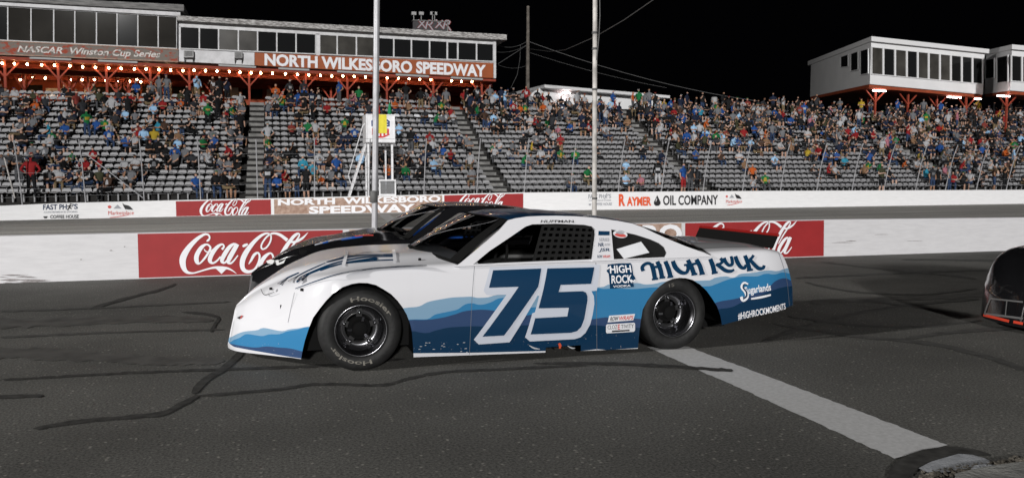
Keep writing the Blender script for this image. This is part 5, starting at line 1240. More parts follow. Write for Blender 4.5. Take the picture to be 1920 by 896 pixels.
# greenhouse outlines, in car coordinates, surveyed on the near side
def tilt(px, py):
    z = 1.0
    for _ in range(20): p = onV(px, py, 6.27+.36*(z-.82)); z = p[2]
    return (p[0], z)
def gy(z): return 6.27+.36*(z-.82)-7.17
ROOFL = [tilt(*p) for p in ((952, 413), (965, 409.5), (988, 406), (1015, 404.8), (1043, 404.5), (1080, 405.5), (1112, 408), (1158, 414), (1185, 419), (1207, 427))]
GH = [tilt(*p) for p in ((852, 500), (862, 494), (886, 474), (912, 452), (936, 431))]+ROOFL+[tilt(*p) for p in ((1228, 437), (1250, 447), (1284, 461), (1318, 473), (1338, 481))]
WINF = [tilt(*p) for p in ((887, 496), (917, 471), (956, 445), (985, 425), (998, 420.5), (1043, 419.5), (1095, 421.5), (1110, 424.5), (1117, 431), (1117.5, 440), (1111, 490), (1043, 492), (952, 495))]
WINQ = [tilt(*p) for p in ((1146, 430), (1192, 440), (1220, 449), (1236, 456), (1246, 464), (1250.5, 474), (1247, 482), (1200, 484), (1151, 486))]
NOFF = Vector((0, -.34, .12)).normalized()

def wheel(car, x, y, side, steer=0.0):
    """side -1: outer face towards -y"""
    c = Vector(car.W(x, y, .326)); ax = (0, -side, 0) if False else (0, 1, 0); mb = MB(); g = -side
    A = (0, g, 0)
    def Lr(prof, n, mi): mb.lathe(prof, c, A, n, mi)
    Lr([(.209, .012), (.208, -.002), (.203, -.006), (.198, -.002)], 40, 1)
    Lr([(.198, -.002), (.192, .018), (.184, .028), (.182, .05), (.176, .06), (.174, .10), (.166, .112), (.160, .15), (.135, .152)], 40, 1)
    Lr([(.135, .152), (.128, .140), (.118, .138), (.112, .150)], 32, 0)
    Lr([(.10, .16), (.095, .145), (.082, .13), (.066, .12), (.06, .085), (.052, .075), (.0, .073)], 28, 2)
    Lr([(.17, .24), (.0, .24)], 20, 2)
    for k in range(5):
        a = 6.283*k/5+.3; e = Vector((math.cos(a), 0, math.sin(a)))
        mb.bar(c+e*.09+Vector((0, g*.148, 0)), c+e*.165+Vector((0, g*.148, 0)), .045, .012, 0, (0, 1, 0))
        mb.lathe([(.013, .0), (.013, -.03), (.006, -.036), (0, -.036)], c+e*.127+Vector((0, g*.145, 0)), A, 8, 1)
    for k in range(3):
        a = 2.094*k+1.2; e = Vector((math.cos(a), 0, math.sin(a))); mb.bar(c+e*.045+Vector((0, g*.098, 0)), c+e*.09+Vector((0, g*.125, 0)), .018, .016, 1, (0, 1, 0))
    w_ = mb.build('wheel', [M['rim'], M['lip'], M['black']], car.root)
    mb = MB()
    mb.lathe([(.205, .03), (.207, .010), (.214, .000), (.232, -.010), (.26, -.014), (.29, -.008), (.312, .008), (.326, .03), (.331, .06), (.332, .13), (.331, .21), (.322, .245), (.29, .262), (.205, .25)], c, A, 56, 0)
    if side < 0:
        for st in (108, 288):
            V, Fs, _ = _tx[('Hoosier', .022)]
            def pos(u_, v_):
                th = R(st-82*u_); r_ = .240+.036*v_; return (c.x+r_*math.cos(th), c.y-(.0165-.25*max(0, r_-.27)), c.z+r_*math.sin(th))
            if x < 2: mb.add([pos(*p) for p in V], Fs, 1)
        if x > 2:
            V, Fs, _ = _tx[('15', .0)]
            mb.add([(c.x+.27*math.cos(R(100-12*a))*(1), c.y-.0165, c.z+(.245+.035*b)*math.sin(R(100-12*a))) if False else (c.x+(.25+.03*b)*math.cos(R(104-11*a)), c.y-.0165, c.z+(.25+.03*b)*math.sin(R(104-11*a))) for a, b in V], Fs, 1)
    mb.v = [(p[0], p[1], max(p[2], .004)) for p in mb.v]
    mb.build('tyre', [M['tyre'], M['tyretext']], w_)
    return w_

def build_car(root, dx, yc, body_mats, roof_m, bar_m, pillar_m, decks=True, wing=True):
    car = Car(root, dx, yc); W = car.W
    rows = []
    for x in STN:
        h = section(x); full = h+[(p[0], -p[1], p[2]) for p in h[-2::-1]]; rows.append([W(*p) for p in full])
    nc = len(rows[0]); mid_ = NS+NC+NT; mb = MB()
    def skip(i, j_):
        x = (STN[i]+STN[i+1])/2; jj = j_ if j_ < mid_ else nc-2-j_
        return (1.5 < x < 3.35 and jj >= NS+NC+2) or (1.62 < x < 2.66 and jj >= NS+3)
    mb.grid(rows, 0, True, skip)
    if decks:
        kk = 0
        for i in range(len(rows)-1):
            x = (STN[i]+STN[i+1])/2
            for j_ in range(nc-1):
                if skip(i, j_): continue
                jj = j_ if j_ < mid_ else nc-2-j_
                if x > 3.3 and jj >= NS+NC+1: mb.m[kk] = 1  # rear deck faces get a darker grey than the sides
                kk += 1
    mb.add(rows[-1], [tuple(range(nc))], 0); mb.add(rows[0], [tuple(range(nc))], 0)
    body = mb.build('body', body_mats, root)
    # chassis and wheel wells
    mb = MB()
    def bx(x0, x1, y0, y1, z0_, z1_): a_, b_ = W(x0, y0, z0_), W(x1, y1, z1_); mb.box(a_[0], b_[0], a_[1], b_[1], a_[2], b_[2])
    bx(.02, .16, -.55, .55, .12, .5); bx(.16, 4.1, -.58, .58, .12, .42); bx(1.06, 3.0, -.86, .86, .09, .30); bx(.2, 1.35, -.56, .56, .425, .70); bx(3.5, 4.2, -.58, .58, .425, .74)
    bx(1.5, 3.3, .80, .86, .305, .80)
    for s_ in (-1, 1):
        for xc, r_ in ((.61, .455), (3.44, .43)):
            ring = [[W(xc+r_*math.cos(R(a)), s_*min(yy, hw0(xc+r_*math.cos(R(a)), .28+r_*math.sin(R(a)))-tuck(.28+r_*math.sin(R(a)))-.035), .28+r_*math.sin(R(a))) for a in range(-8, 189, 7)] for yy in (.90, .585)]
            mb.grid(ring, 0, True)
    mb.build('chassis', M['black'], root)
    # greenhouse
    for s_ in (-1, 1):
        mb = MB(); f0_ = lambda x, z: W(x, s_*abs(gy(z)), z); f1_ = lambda x, z: W(x, s_*(abs(gy(z))-.03), z-.004)
        mb.flat([GH, WINF, WINQ], f0_, 0); mb.flat([GH, WINF, WINQ], f1_, 1)
        for lp in (GH, WINF, WINQ):
            n = len(lp); mb.add([f0_(*p) for p in lp]+[f1_(*p) for p in lp], [(i, (i+1) % n, n+(i+1) % n, n+i) for i in range(n)], 0)
        mb.build('side_frame', [pillar_m, M['black']], root)
        mb = MB(); mb.flat([WINQ], lambda x, z: W(x, s_*(abs(gy(z))-.012), z), 0); mb.build('quarter_window', M['qglass'], root)
    # roof
    n = len(ROOFL); rows = []
    for k, (x, z) in enumerate(ROOFL):
        t = k/(n-1); bow = -.09*(1-t)**3+.05*t**3; hy = abs(gy(z)); row = []
        for q in range(-8, 9):
            e = q/8; row.append(W(x+bow*(1-e*e), hy*e, z+.002+.022*(1-e**4)))
        rows.append(row)
    mb = MB(); mb.grid(rows, 0, True); mb.build('roof', roof_m, root)
    mb = MB()
    def sheet(tp_, bt_, btc, bow, name, m, bul):
        B = []
        for i in range(7):
            t = i/6; row = []
            for q in range(-8, 9):
                e = q/8; a_ = tp_[q+8]; xb = bt_[0]+(btc[0]-bt_[0])*(1-e*e); zb = bt_[1]+(btc[1]-bt_[1])*(1-e*e); b_ = W(xb, (abs(gy(bt_[1]))-.0)*e, zb)
                k = bul*math.sin(math.pi*t); row.append(tuple(a_[c_]*(1-t)+b_[c_]*t+(k if c_ == 2 else 0) for c_ in range(3)))
            B.append(row)
        mm = MB(); mm.grid(B, 0, True); o = mm.build(name, m, root)
        e_ = MB()
        ed = [[Vector(p)+Vector((0, 0, .004)) for p in B[i]] for i in range(7)]
        for a0_, a1_ in ((0, 1), (15, 16)): e_.grid([[ed[i][a0_], ed[i][a1_]] for i in range(7)], 0, True)
        e_.grid([ed[0], [ed[0][q]*.8+ed[1][q]*.2 for q in range(17)]], 0, True); e_.grid([[ed[6][q]*.75+ed[5][q]*.25 for q in range(17)], ed[6]], 0, True)
        e_.build('window_trim', M['black'], o)
    sheet(rows[0], tilt(858, 496), (1.17, .895), 0, 'windshield', M['cglass'], .02)
    sheet(rows[-1], tilt(1334, 479), (3.86, .92), 0, 'rear_window', M['qglass'], .012)
    # cockpit
    mb = MB()
    T = lambda pts, r_=.022: mb.tube([W(*p) for p in pts], r_, 8)
    for s_ in (-1, 1):
        T([(1.35, .72*s_, .75), (1.92, .60*s_, 1.13), (2.7, .60*s_, 1.15), (2.78, .70*s_, .4)]); T([(2.70, .60*s_, 1.13), (3.6, .55*s_, .75)]); T([(1.4, .80*s_, .62), (2.75, .80*s_, .62)]); T([(1.4, .80*s_, .74), (2.75, .80*s_, .70)])
    T([(1.93, -.6, 1.13), (1.93, .6, 1.13)]); T([(2.7, -.6, 1.14), (2.7, .6, 1.14)]); T([(2.72, -.66, .72), (2.72, .66, .72)]); T([(2.7, -.6, 1.12), (2.76, .66, .45)]); T([(1.45, -.7, .80), (1.45, .7, .80)])
    mb.build('roll_cage', bar_m, root)
    mb = MB()
    for x0, x1, z0_, z1_ in ((2.25, 2.75, .42, .52), (2.62, 2.76, .52, .98), (2.60, 2.74, .985, 1.10)):
        a_, b_ = W(x0, -.52, z0_), W(x1, -.08, z1_); mb.box(a_[0], b_[0], a_[1], b_[1], a_[2], b_[2])
    for y in (-.56, -.06): a_ = W(2.5, y, .6); mb.box(a_[0], a_[0]+.22, a_[1], a_[1]+.035, .55, 1.05)
    mb.build('seat', M['black'], root)
    mb = MB(); c_ = W(1.95, -.30, .80); mb.tube([(c_[0]+.06*math.sin(k*.5236)*.6, c_[1]+.18*math.cos(k*.5236), c_[2]+.17*math.sin(k*.5236)) for k in range(12)], .014, 6, 0, True); mb.bar(c_, W(1.55, -.30, .72), .03); mb.build('steering_wheel', M['black'], root)
    a_ = W(1.42, -.8, .70); b_ = W(1.56, .8, .86); mb = MB(); mb.box(a_[0], b_[0], a_[1], b_[1], a_[2], b_[2]); mb.build('dashboard', M['black'], root)
    # window net, near side
    mb = MB(); yy = lambda z: abs(gy(z))-.05
    L_ = [tilt(1022, 424), tilt(1117, 427), tilt(1110, 489), tilt(1004, 492)]
    Q = lambda a, b: tuple((L_[0][i]*(1-a)+L_[1][i]*a)*(1-b)+(L_[3][i]*(1-a)+L_[2][i]*a)*b for i in range(2))
    def strap(a0_, b0_, a1_, b1_, wd, dy):
        p, q = Q(a0_, b0_), Q(a1_, b1_); mb.bar(W(p[0], -yy(p[1])-dy, p[1]), W(q[0], -yy(q[1])-dy, q[1]), wd, .003, 0, (0, 1, 0))
    for k in range(9): strap(k/8, 0, k/8, 1, .026, 0)
    for k in range(7): strap(0, k/6, 1, k/6, .026, .004)
    mb.build('window_net', M['net'], root)
    # spoiler
    mb = MB(); e = [(y, 4.52) for y in np.linspace(-.72, .72, 13)]
    lo = [W(x-.01, y, .865) for y, x in e]; hi = [W(x+.05, y, .99) for y, x in e]
    mb.grid([lo, hi], 0, True); mb.grid([[Vector(p)+Vector((.012, 0, 0)) for p in lo], [Vector(p)+Vector((.012, 0, 0)) for p in hi]], 0, True)
    if wing: sp_ = mb.build('spoiler', M['black'], root)
    mb = MB(); mb.tube([Vector(p)+Vector((.006, 0, .0)) for p in hi], .016, 6); wing and mb.build('edge_trim', M['reds'], sp_)
    for x, y, s_ in ((.627, -.925, -1), (3.378, -.925, -1), (.627, .925, 1), (3.378, .925, 1)): wheel(car, x, y, s_)
    return car, body

# ---- the white and blue car: mountain-layer wrap driven by curves of height along the side
root = thing('race_car', 'white and blue late model stock car number 75 standing in the middle of pit road', 'race car', (2.0, 7.17, 0))
probe = Car(None, 0, 7.17)
Z4 = lambda l: [(740+x/4.48, 480+y/4.48) for x, y in l]
Z6 = lambda l: [(1280+x/4.07, 400+y/4.07) for x, y in l]
Z8 = lambda l: [(1120+x/4.478, 480+y/4.478) for x, y in l]
Z2 = lambda l: [(400+x/5.27, 520+y/5.27) for x, y in l]
lay = [
 Z2([(110, 625), (150, 598), (200, 575), (300, 535), (430, 520), (520, 500), (640, 525), (760, 510), (850, 500), (930, 485)])+Z4([(110, 432), (190, 425), (280, 385), (400, 360), (520, 345), (640, 340), (700, 350), (760, 348), (850, 328), (940, 320), (1100, 330), (1300, 330), (1500, 300), (1650, 285)])+Z8([(0, 262), (50, 258), (95, 238), (200, 232), (320, 225), (420, 238), (480, 232), (560, 215)])+Z6([(200, 510), (250, 490), (330, 480), (380, 490), (440, 462), (540, 452), (600, 440), (660, 435), (720, 440), (770, 425), (815, 415), (840, 412)]),
 Z2([(150, 640), (180, 625), (270, 590), (360, 560), (450, 575), (560, 560), (640, 560), (720, 535), (850, 510), (930, 490)])+Z4([(130, 532), (190, 530), (260, 530), (340, 490), (430, 470), (520, 450), (640, 395), (720, 408), (800, 390), (910, 350), (1000, 360), (1160, 430), (1400, 360), (1650, 290), (1700, 268)])+Z8([(0, 270), (60, 275), (130, 272), (320, 275), (400, 268), (480, 262), (560, 262)])+Z6([(200, 555), (250, 540), (330, 510), (400, 490), (470, 480), (560, 480), (640, 460), (700, 465), (760, 450), (830, 458)]),
 Z2([(120, 650), (180, 655), (400, 690), (540, 680), (640, 690), (760, 700), (890, 730)])+Z4([(145, 535), (250, 535), (380, 520), (500, 490), (600, 460), (700, 450), (760, 450), (850, 462), (1000, 530), (1160, 490), (1400, 540), (1650, 530), (1720, 520), (1790, 515)])+Z8([(20, 522), (80, 512), (200, 515), (340, 525), (450, 530)])+Z6([(200, 700), (290, 670), (380, 655), (450, 640), (560, 610), (660, 560), (720, 510), (770, 495), (850, 515)]),
 Z2([(120, 672), (200, 688), (400, 728), (870, 808)])+Z4([(150, 630), (210, 640), (270, 645), (340, 625), (500, 595), (640, 588), (740, 590), (900, 600), (1080, 580), (1300, 600), (1640, 580), (1790, 592)])+Z8([(80, 590), (200, 595), (350, 600)])+Z6([(250, 735), (300, 725), (350, 720), (450, 680), (560, 640), (650, 600), (780, 560), (870, 548)]),
 Z2([(110, 625), (200, 682), (400, 722), (870, 800)])+Z4([(158, 815), (700, 810), (1270, 795)])+[(1030, 657), (1085, 657)]+Z4([(1575, 795), (1790, 788)])+Z8([(0, 780), (355, 768)])]
COLS = [lin('7d9fb9'), lin('3179a8'), lin('2f466b'), lin('0b304d'), (.66, .66, .69)]
m = bpy.data.materials.new('mountain_wrap_paint'); m.use_nodes = True; nt = m.node_tree; b = nt.nodes['Principled BSDF']
b.inputs['Roughness'].default_value = .22; b.inputs['Coat Weight'].default_value = .5; b.inputs['Coat Roughness'].default_value = .16
N, Lk = nt.nodes.new, nt.links.new
tc = N('ShaderNodeTexCoord'); sx = N('ShaderNodeSeparateXYZ'); Lk(tc.outputs['Object'], sx.inputs[0])
mr = N('ShaderNodeMapRange'); mr.inputs['From Min'].default_value = -2.6; mr.inputs['From Max'].default_value = 2.8; Lk(sx.outputs['X'], mr.inputs['Value'])
prev = None
for k, pts in enumerate(lay):
    P = sorted(probe.hit(*p) for p in pts)
    P = [p for i, p in enumerate(P) if i == 0 or p[0]-P[i-1][0] > .004]
    if k == 4: P = [(x, max(z, .0)) for x, z in P]+[(3.05, .066), (3.2, .0), (4.7, .0)]
    if k == 3: P = [(x, z if x > .3 else .0) for x, z in P]
    fc = N('ShaderNodeFloatCurve'); cv = fc.mapping.curves[0]
    X = [((x+.6)/5.4, z) for x, z in P]; X = [(0.0, X[0][1])]+X+[(1.0, X[-1][1])]
    while len(cv.points) < len(X): cv.points.new(.5, .5)
    for i, (a, z) in enumerate(X): cv.points[i].location = (a, z); cv.points[i].handle_type = 'AUTO_CLAMPED' if k < 4 else 'VECTOR'
    fc.mapping.update(); Lk(mr.outputs[0], fc.inputs['Value'])
    lt = N('ShaderNodeMath'); lt.operation = 'LESS_THAN'; Lk(sx.outputs['Z'], lt.inputs[0]); Lk(fc.outputs[0], lt.inputs[1])
    mx = N('ShaderNodeMix'); mx.data_type = 'RGBA'; Lk(lt.outputs[0], mx.inputs['Factor']); mx.inputs['B'].default_value = (*COLS[k], 1)
    if prev is None: mx.inputs['A'].default_value = (.70, .70, .73, 1)
    else: Lk(prev.outputs['Result'], mx.inputs['A'])
    prev = mx
# road film: dirt specks low on the panels
ns = N('ShaderNodeTexNoise'); ns.inputs['Scale'].default_value = 55; ns.inputs['Detail'].default_value = 3; Lk(tc.outputs['Object'], ns.inputs['Vector'])
ns2 = N('ShaderNodeTexNoise'); ns2.inputs['Scale'].default_value = 5; Lk(tc.outputs['Object'], ns2.inputs['Vector'])
a1 = N('ShaderNodeMath'); a1.operation = 'GREATER_THAN'; a1.inputs[1].default_value = .70; Lk(ns.outputs['Fac'], a1.inputs[0])
a2 = N('ShaderNodeMath'); a2.operation = 'LESS_THAN'; a2.inputs[1].default_value = .2; Lk(sx.outputs['Z'], a2.inputs[0])
a3 = N('ShaderNodeMath'); a3.operation = 'MULTIPLY'; Lk(a1.outputs[0], a3.inputs[0]); Lk(a2.outputs[0], a3.inputs[1])
a4 = N('ShaderNodeMath'); a4.operation = 'MULTIPLY'; Lk(a3.outputs[0], a4.inputs[0]); Lk(ns2.outputs['Fac'], a4.inputs[1])
mx = N('ShaderNodeMix'); mx.data_type = 'RGBA'; Lk(a4.outputs[0], mx.inputs['Factor']); Lk(prev.outputs['Result'], mx.inputs['A']); mx.inputs['B'].default_value = (.35, .36, .38, 1)
Lk(mx.outputs['Result'], b.inputs['Base Color']); M['wrap'] = m
car, body = build_car(root, 0, 7.17, [M['wrap'], M['deck']], M['cnavy'], M['greybar'], M['cwhite'])
# numbers
mb = MB()
car.poly(mb, [Z4([(800, 92), (1252, 80), (1237, 262), (965, 722), (705, 740), (664, 700), (938, 324), (772, 326), (746, 290)])], .003, 0)
car.poly(mb, [Z4([(1256, 80), (1722, 70), (1696, 290), (1652, 293), (1672, 335), (1676, 400), (1662, 490), (1640, 575), (1600, 645), (1560, 680), (1510, 696), (1135, 715), (1095, 680), (1155, 480), (1178, 470)])], .0036, 0)
car.poly(mb, [Z4([(825, 118), (1230, 103), (1205, 255), (918, 665), (735, 675), (1040, 256), (790, 265)])], .006, 1)
car.poly(mb, [Z4([(1280, 103), (1675, 93), (1648, 232), (1392, 241), (1376, 300), (1578, 293), (1605, 305), (1617, 335), (1618, 370), (1592, 520), (1565, 592), (1530, 628), (1480, 642), (1140, 656), (1178, 520), (1448, 505), (1462, 432), (1206, 437)])], .0066, 1)
mb.build('race_number', [M['csilver'], M['cnavy']], body)
# badge and lettering on the side
mb = MB()
car.poly(mb, [[(1139.5, 495.5), (1160, 493.5), (1182.5, 493), (1184.5, 497), (1187, 514), (1191.5, 522), (1190, 527), (1187, 528.5), (1188.5, 537.5), (1143.5, 541), (1142.5, 527), (1141, 513), (1137, 508), (1138.5, 504)]], .003, 0)
car.word(mb, 'HIGH', (1143.5, 512.5), (1184, 510.5), (1181.5, 496.5), (1142.5, 497.5), .005, 1); car.word(mb, 'ROCK', (1146, 531.5), (1186, 530), (1184.5, 514.5), (1146, 516), .005, 1); car.word(mb, 'VODKA', (1149, 538.8), (1182, 536.8), (1182, 533), (1149, 535), .005, 1)
car.stroke(mb, [(1138.5, 505, 2.4), (1141, 501, 2.4), (1146, 503, 2.4)], .0055, 1); car.stroke(mb, [(1182, 524, 2.4), (1187, 527, 2.4), (1190, 524, 2.0)], .0055, 1)
mb.build('sponsor_badge', [M['cnavy'], M['letterwhite']], body)
mb = MB()
for k, st in enumerate(([(1206, 508, 7), (1204, 501, 7), (1210, 494.5, 6), (1218, 494, 6), (1224, 501, 7)], [(1221, 494, 8), (1225, 507, 8.5), (1228, 523, 8.5)], [(1222, 523.8, 4), (1234, 522, 4)], [(1223, 500, 4), (1232, 500, 5), (1240, 496, 5)], [(1232, 490, 8), (1238, 505, 8.5), (1241, 520, 8.5)], [(1236, 521, 4), (1247, 519.5, 4)], [(1247, 489.5, 8), (1253, 504, 8.5), (1257, 519, 8.5)], [(1251, 519.8, 4), (1262, 518, 4)],
        [(1261, 489, 8), (1266, 501, 9), (1276, 510, 8), (1286, 511, 6), (1290, 503, 7), (1288, 497, 5)], [(1282, 497, 4), (1293, 495, 4)], [(1289, 487, 8), (1296, 500, 8.5), (1301, 514, 8.5)], [(1296, 515, 4), (1307, 513, 4)], [(1295, 496, 4), (1303, 494, 5), (1311, 492, 4)], [(1305, 486, 8), (1312, 499, 8.5), (1316, 513, 8.5)], [(1311, 514, 4), (1321, 512, 4)],
        [(1331, 485, 8), (1336, 498, 8.5), (1339, 511, 8.5)], [(1334, 512.5, 4), (1345, 510, 4)], [(1342, 495, 5), (1350, 500, 7), (1360, 507, 7), (1370, 508, 6), (1376, 505, 4)], [(1350, 484, 6), (1354, 489, 6), (1350, 494, 5), (1343, 495, 4)], [(1357, 483, 6), (1360, 491, 6.5), (1366, 497, 6), (1372, 495, 6), (1372, 487, 6), (1370, 480, 5)],
        [(1378, 480, 7), (1382, 491, 7.5), (1388, 500, 7), (1395, 502, 6), (1398, 496, 5)], [(1396, 478.5, 7), (1401, 492, 7.5), (1405, 506, 8)], [(1400, 507, 4), (1411, 505, 4)], [(1403, 488, 5), (1409, 483, 5), (1412, 478, 5)], [(1405, 486, 6), (1414, 496, 7), (1422, 503, 7), (1430, 502, 6), (1432, 497, 5)])):
    car.stroke(mb, st, .003+k*.00025, 0)
mb.build('side_lettering', M['cnavy'], body)
mb = MB()
car.word(mb, 'Sugarlands', (1397, 556), (1446, 548.5), (1444, 530.5), (1395, 538), .003, 0); car.stroke(mb, [(1408, 560, 3), (1426, 557, 4), (1445, 552.5, 3)], .0032, 0)
car.stroke(mb, [(1402, 533, 4), (1395, 531, 6), (1391, 538, 6), (1398, 547, 7), (1400, 556, 7), (1393, 562, 7), (1389, 556, 5)], .0036, 0); car.stroke(mb, [(1401, 534, 1.5), (1395, 533, 2.6), (1393, 539, 2.6), (1399, 547, 3), (1399, 555, 3), (1393, 560, 3)], .0048, 1)
car.word(mb, '#HIGHROCKMOMENTS', (1384, 600.5), (1473, 580.5), (1472, 567.5), (1383, 586.5), .003, 0)
mb.build('tail_lettering', [M['letterwhite'], M['cnavy']], body)
mb = MB()
car.poly(mb, [[(1139, 604), (1187, 600), (1190.5, 588), (1142, 591.5)]], .003, 0); car.word(mb, 'ROW', (1143, 602), (1158, 600.8), (1160, 592.5), (1145, 593.6), .0045, 1); car.word(mb, 'WRAPS', (1159, 600.6), (1186, 598.6), (1188, 590.6), (1161, 592.6), .0045, 2)
car.poly(mb, [[(1136, 622.5), (1138, 624.5), (1188, 621.5), (1190.5, 619), (1190.5, 606), (1188.5, 604.5), (1138, 607.5), (1136, 609.5)]], .003, 0)
car.word(mb, 'CLOZ', (1139, 617), (1157, 616), (1157, 608.5), (1139, 609.5), .0045, 1, .0); car.word(mb, 'E', (1158, 617.5), (1162, 617.2), (1162, 607.5), (1158, 607.8), .0045, 2); car.word(mb, 'TIVITY', (1164, 615.6), (1188, 614), (1188, 606.8), (1164, 608.2), .0045, 1, .0)
car.poly(mb, [[(1147, 622.3), (1180, 620.2), (1180, 617.4), (1147, 619.4)]], .0045, 3)
mb.build('sponsor_sticker', [M['paper'], M['ink'], M['red2'], M['ink']], body)
mb = MB(); q8 = random.Random(4)
for k in range(14):
    x, y = q8.uniform(780, 880), q8.uniform(640, 663); car.stroke(mb, [(x, y, 1.0), (x+q8.uniform(1, 3), y-.3, 1.1), (x+q8.uniform(3, 5), y, .5)], .003, 0, 2)
car.stroke(mb, [(992, 647, 1), (1001, 652, 3), (1012, 654, 1)], .003, 0); car.stroke(mb, [(1064, 648, 1), (1072, 652, 2.5), (1078, 652, 1)], .003, 0)
car.stroke(mb, [(1048, 643, 4), (1050, 648, 5), (1049, 653, 3)], .0034, 1)
mb.build('scuff_mark', [M['primer'], M['orangemark']], body)['kind'] = 'stuff'
mb = MB(); tp3 = lambda x, y, d=.004: (lambda p: (p[0], 7.17+gy(p[1])-d, p[1]))(tilt(x, y))
tw = lambda sv, bl, br, tr, tl, mi: text(mb, sv, (lambda F: (lambda x, y: tp3(*F(x, y))))(lambda x, y: tuple((bl[i]*(1-x)+br[i]*x)*(1-y)+(tl[i]*(1-x)+tr[i]*x)*y for i in (0, 1))), mi)
mb.add([tp3(*p) for p in ((1121.5, 441), (1142.5, 441), (1143, 433.5), (1122, 433))], [(0, 1, 2, 3)], 0)
tw('SERIES', (1123, 452), (1142, 452), (1142, 446), (1123, 446), 1); tw('NR', (1121, 462), (1132, 462), (1132, 455), (1122, 455), 0); tw('ROW', (1134, 461), (1144, 461), (1144, 456), (1134, 456), 1)
tw('JSR', (1122, 473), (1143, 472.5), (1144.5, 465), (1125, 465), 0); tw('ROW', (1120, 483.5), (1129, 483.5), (1129, 478), (1120, 478), 0); tw('WRAPS', (1130, 483.5), (1144, 483), (1144, 478), (1130, 478), 2)
tw('HUFFMAN', (1013, 417.5), (1076, 417.5), (1075, 412.5), (1015, 412.5), 3)
mb.build('pillar_decals', [M['cnavy'], M['greyink'], M['red2'], M['ink']], root)
mb = MB(); mb.add([tp3(*p, .0) for p in ((1170, 485), (1217.5, 473.5), (1202, 453), (1156, 467))], [(0, 1, 2, 3)], 0)
el = lambda cx, cy, rx, ry, d: [tp3(cx+rx*math.cos(a*.3927), cy+ry*math.sin(a*.3927)+(.12*rx*math.cos(a*.3927)), d) for a in range(16)]
mb.add(el(1163, 439, 13.5, 7, .0), [tuple(range(16))], 0); mb.add(el(1163, 441, 11, 3.2, -.0015+.004), [tuple(range(16))], 1); mb.add(el(1162, 436.5, 8, 2.4, .003), [tuple(range(16))], 2)
mb.build('quarter_window_sticker', [M['paper'], M['red2'], M['greyink']], root)
M['seam'] = mat('panel_seam', (.13, .14, .16), .6)
mb = MB()
for k, st in enumerate(([(889.5, 499, .9), (885, 560, .9), (880, 664, .9)], [(1117, 492, .9), (1118, 570, .9), (1119, 656, .9)], [(552, 548, .7), (546, 575, .7), (540, 604, .7)], [(1460, 474, .7), (1474, 520, .7), (1480, 573, .7)])): car.stroke(mb, st, .0024, 0)
mb.build('panel_seam', M['seam'], body)
# hood stripes
mb = MB()
def hstrip(pts, d):
    tmp_ = MB(); ribbon(tmp_, [(a_, b_, c_*.62) for a_, b_, c_ in pts], lambda x, y: (x, y, 0), 0, False, 8); mb.add([car.hood(p[0], p[1], d) for p in tmp_.v], tmp_.f)
for k, st in enumerate(([(553, 541, 2), (600, 524, 3), (640, 512, 2.6), (691, 503.5, 2.6), (745, 499, 2.6), (800, 496.8, 1.5)], [(556, 529, 5), (566, 520, 9), (586, 510, 6), (615, 500, 4), (650, 493, 3.5), (700, 488.5, 3.5), (742, 486.5, 3.5)], [(600, 507, 3), (640, 494, 4), (690, 486, 6), (704, 484.5, 8), (708, 484.3, 3)],
        [(578, 512, 3), (615, 497, 4), (650, 487.5, 3.5), (690, 481, 3.5), (738, 480, 3)], [(612, 491, 3), (650, 481.5, 4), (690, 477.5, 3), (730, 477, 4), (738, 477, 5)], [(640, 481, 1.5), (690, 472.5, 2), (732, 469.5, 2)], [(520, 532, 3), (540, 520, 4), (560, 511, 3)], [(540, 527, 2), (575, 508, 3), (610, 492.5, 2)])):
    hstrip(st, .004+.0006*k)
hs = mb.build('hood_graphics', M['cnavy'], body)
mb = MB()
for cx, cy in ((690, 479), (752, 474), (604, 500)):
    pass
for a_, b_ in (((644, 497), (651, 470)), ((741, 490), (738, 468))):
    tmp_ = MB(); ribbon(tmp_, [(a_[0], a_[1], 7), ((a_[0]+b_[0])/2, (a_[1]+b_[1])/2, 6), (b_[0], b_[1], 5)], lambda x, y: (x, y, 0)); mb.add([car.hood(p[0], p[1], .011) for p in tmp_.v], tmp_.f)
mb.build('hood_strip', M['cwhite'], body)
mb = MB()
for px, py in ((787, 488), (770, 466), (566, 545), (508, 543)):
    p_ = Vector(car.hood(px, py, .0)); mb.lathe([(.0, .02), (.012, .018), (.014, .0)], p_, (0, 0, 1), 8)
mb.build('hood_pin', M['black'], body)
mb = MB(); car.stroke(mb, [(489, 541, 1), (494, 551, 1.3), (500, 552, 1.3), (514, 547, 1)], .004, 0); car.poly(mb, [[(444, 595), (450, 592), (453, 591), (452, 596), (449, 598)]], .005, 0); car.poly(mb, [[(450, 596), (453, 590.5), (455, 591), (452, 596.5)]], .006, 1)
mb.build('nose_emblem', [M['ink'], M['red2']], body)
mb = MB(); text(mb, 'ARI', lambda x, y: Vector((1.98+.36*x, 7.17+.50, .985+.085*y)) if False else Vector(car.W(1.93+.36*x, .20, .985+.09*y)), 0); mb.box(*[v for pair in zip(car.W(1.9, .205, .97), car.W(2.75, .215, 1.10)) for v in pair], 1)
mb.build('visor_strip', [M['lblue'], M['black']], root)

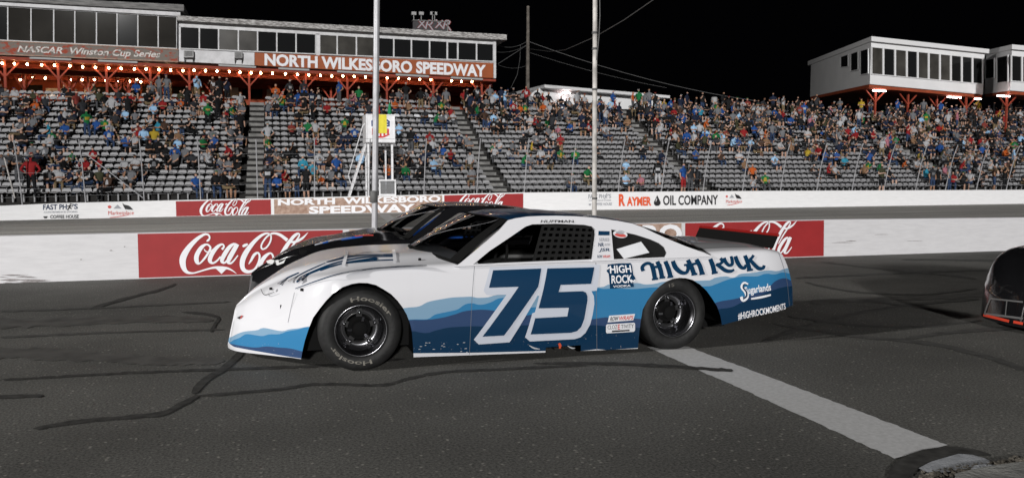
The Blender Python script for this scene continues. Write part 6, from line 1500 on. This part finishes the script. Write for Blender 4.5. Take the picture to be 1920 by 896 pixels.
# ---- black car alongside
root2 = thing('race_car', 'glossy black late model stock car mostly hidden behind the white and blue number 75 car', 'race car', (1.98, 10.02, 0))
HOODDROP[0] = .07
car2, body2 = build_car(root2, .06, 10.02, [M['cblack'], M['cblack']], M['cblack'], M['bluebar'], M['cblack'], True, False)
mb = MB()
for k, pg in enumerate(([(499, 489), (508, 486), (515, 488), (511, 495), (502, 494)], [(517, 495), (531, 489), (536, 485), (532, 493), (520, 497.5)], [(516, 488), (522, 487), (523, 493), (518, 494)])):
    q = [car2.nose(x, y, .006) for x, y in pg]; mb.add(q, [tuple(range(len(q)))])
mb.build('headlight_decal', M['headlamp'], body2)
mb = MB()
for k, (st, c) in enumerate((([(590, 459, 2), (625, 450, 3), (660, 445, 3)], 0), ([(640, 449, 3), (665, 445, 4), (680, 443, 3)], 1), ([(605, 456, 2), (615, 453, 3)], 1), ([(665, 443, 2), (685, 441, 2), (700, 441, 2)], 2))):
    tmp_ = MB(); ribbon(tmp_, st, lambda x, y: (x, y, 0)); mb.add([car2.hood(p[0], p[1], .004+.0008*k) for p in tmp_.v], tmp_.f, c)
mb.build('hood_graphics', [M['csilver'], M['bluebar'], M['red2']], body2)
HOODDROP[0] = 0.0; PLANS[0] = BLUNT
# ---- dark car at the right edge
DX3, YC3 = 7.40, 5.90
root3 = thing('race_car', 'dark race car with a red front lip cut off by the right edge', 'race car', (DX3+2, YC3, 0))
car3, body3 = build_car(root3, DX3, YC3, [M['cblack'], M['cblack']], M['cblack'], M['greybar'], M['cblack'])
mb = MB()
def nst(pts, d, mi=0):
    tmp_ = MB(); ribbon(tmp_, pts, lambda x, y: (x, y, 0), 0, False, 6); mb.add([car3.nose(p[0], p[1], d) for p in tmp_.v], tmp_.f, mi)
nst([(1846, 588, 3), (1851, 573, 3), (1857, 559.5, 3)], .006); nst([(1857, 559.5, 3), (1890, 563, 3), (1918, 566, 3)], .0064); nst([(1845, 588, 4), (1880, 592, 4), (1918, 597, 4)], .0068); nst([(1885, 591, 2), (1888, 563, 2)], .007)
mb.build('grille_frame', M['greybar'], body3)
mb = MB(); nst([(1831, 587.5, 4), (1860, 594, 5), (1892, 602, 5)], .008); nst([(1900, 603, 5), (1918, 606.5, 5)], .008); mb.build('bumper_lip', M['redlip'], body3)
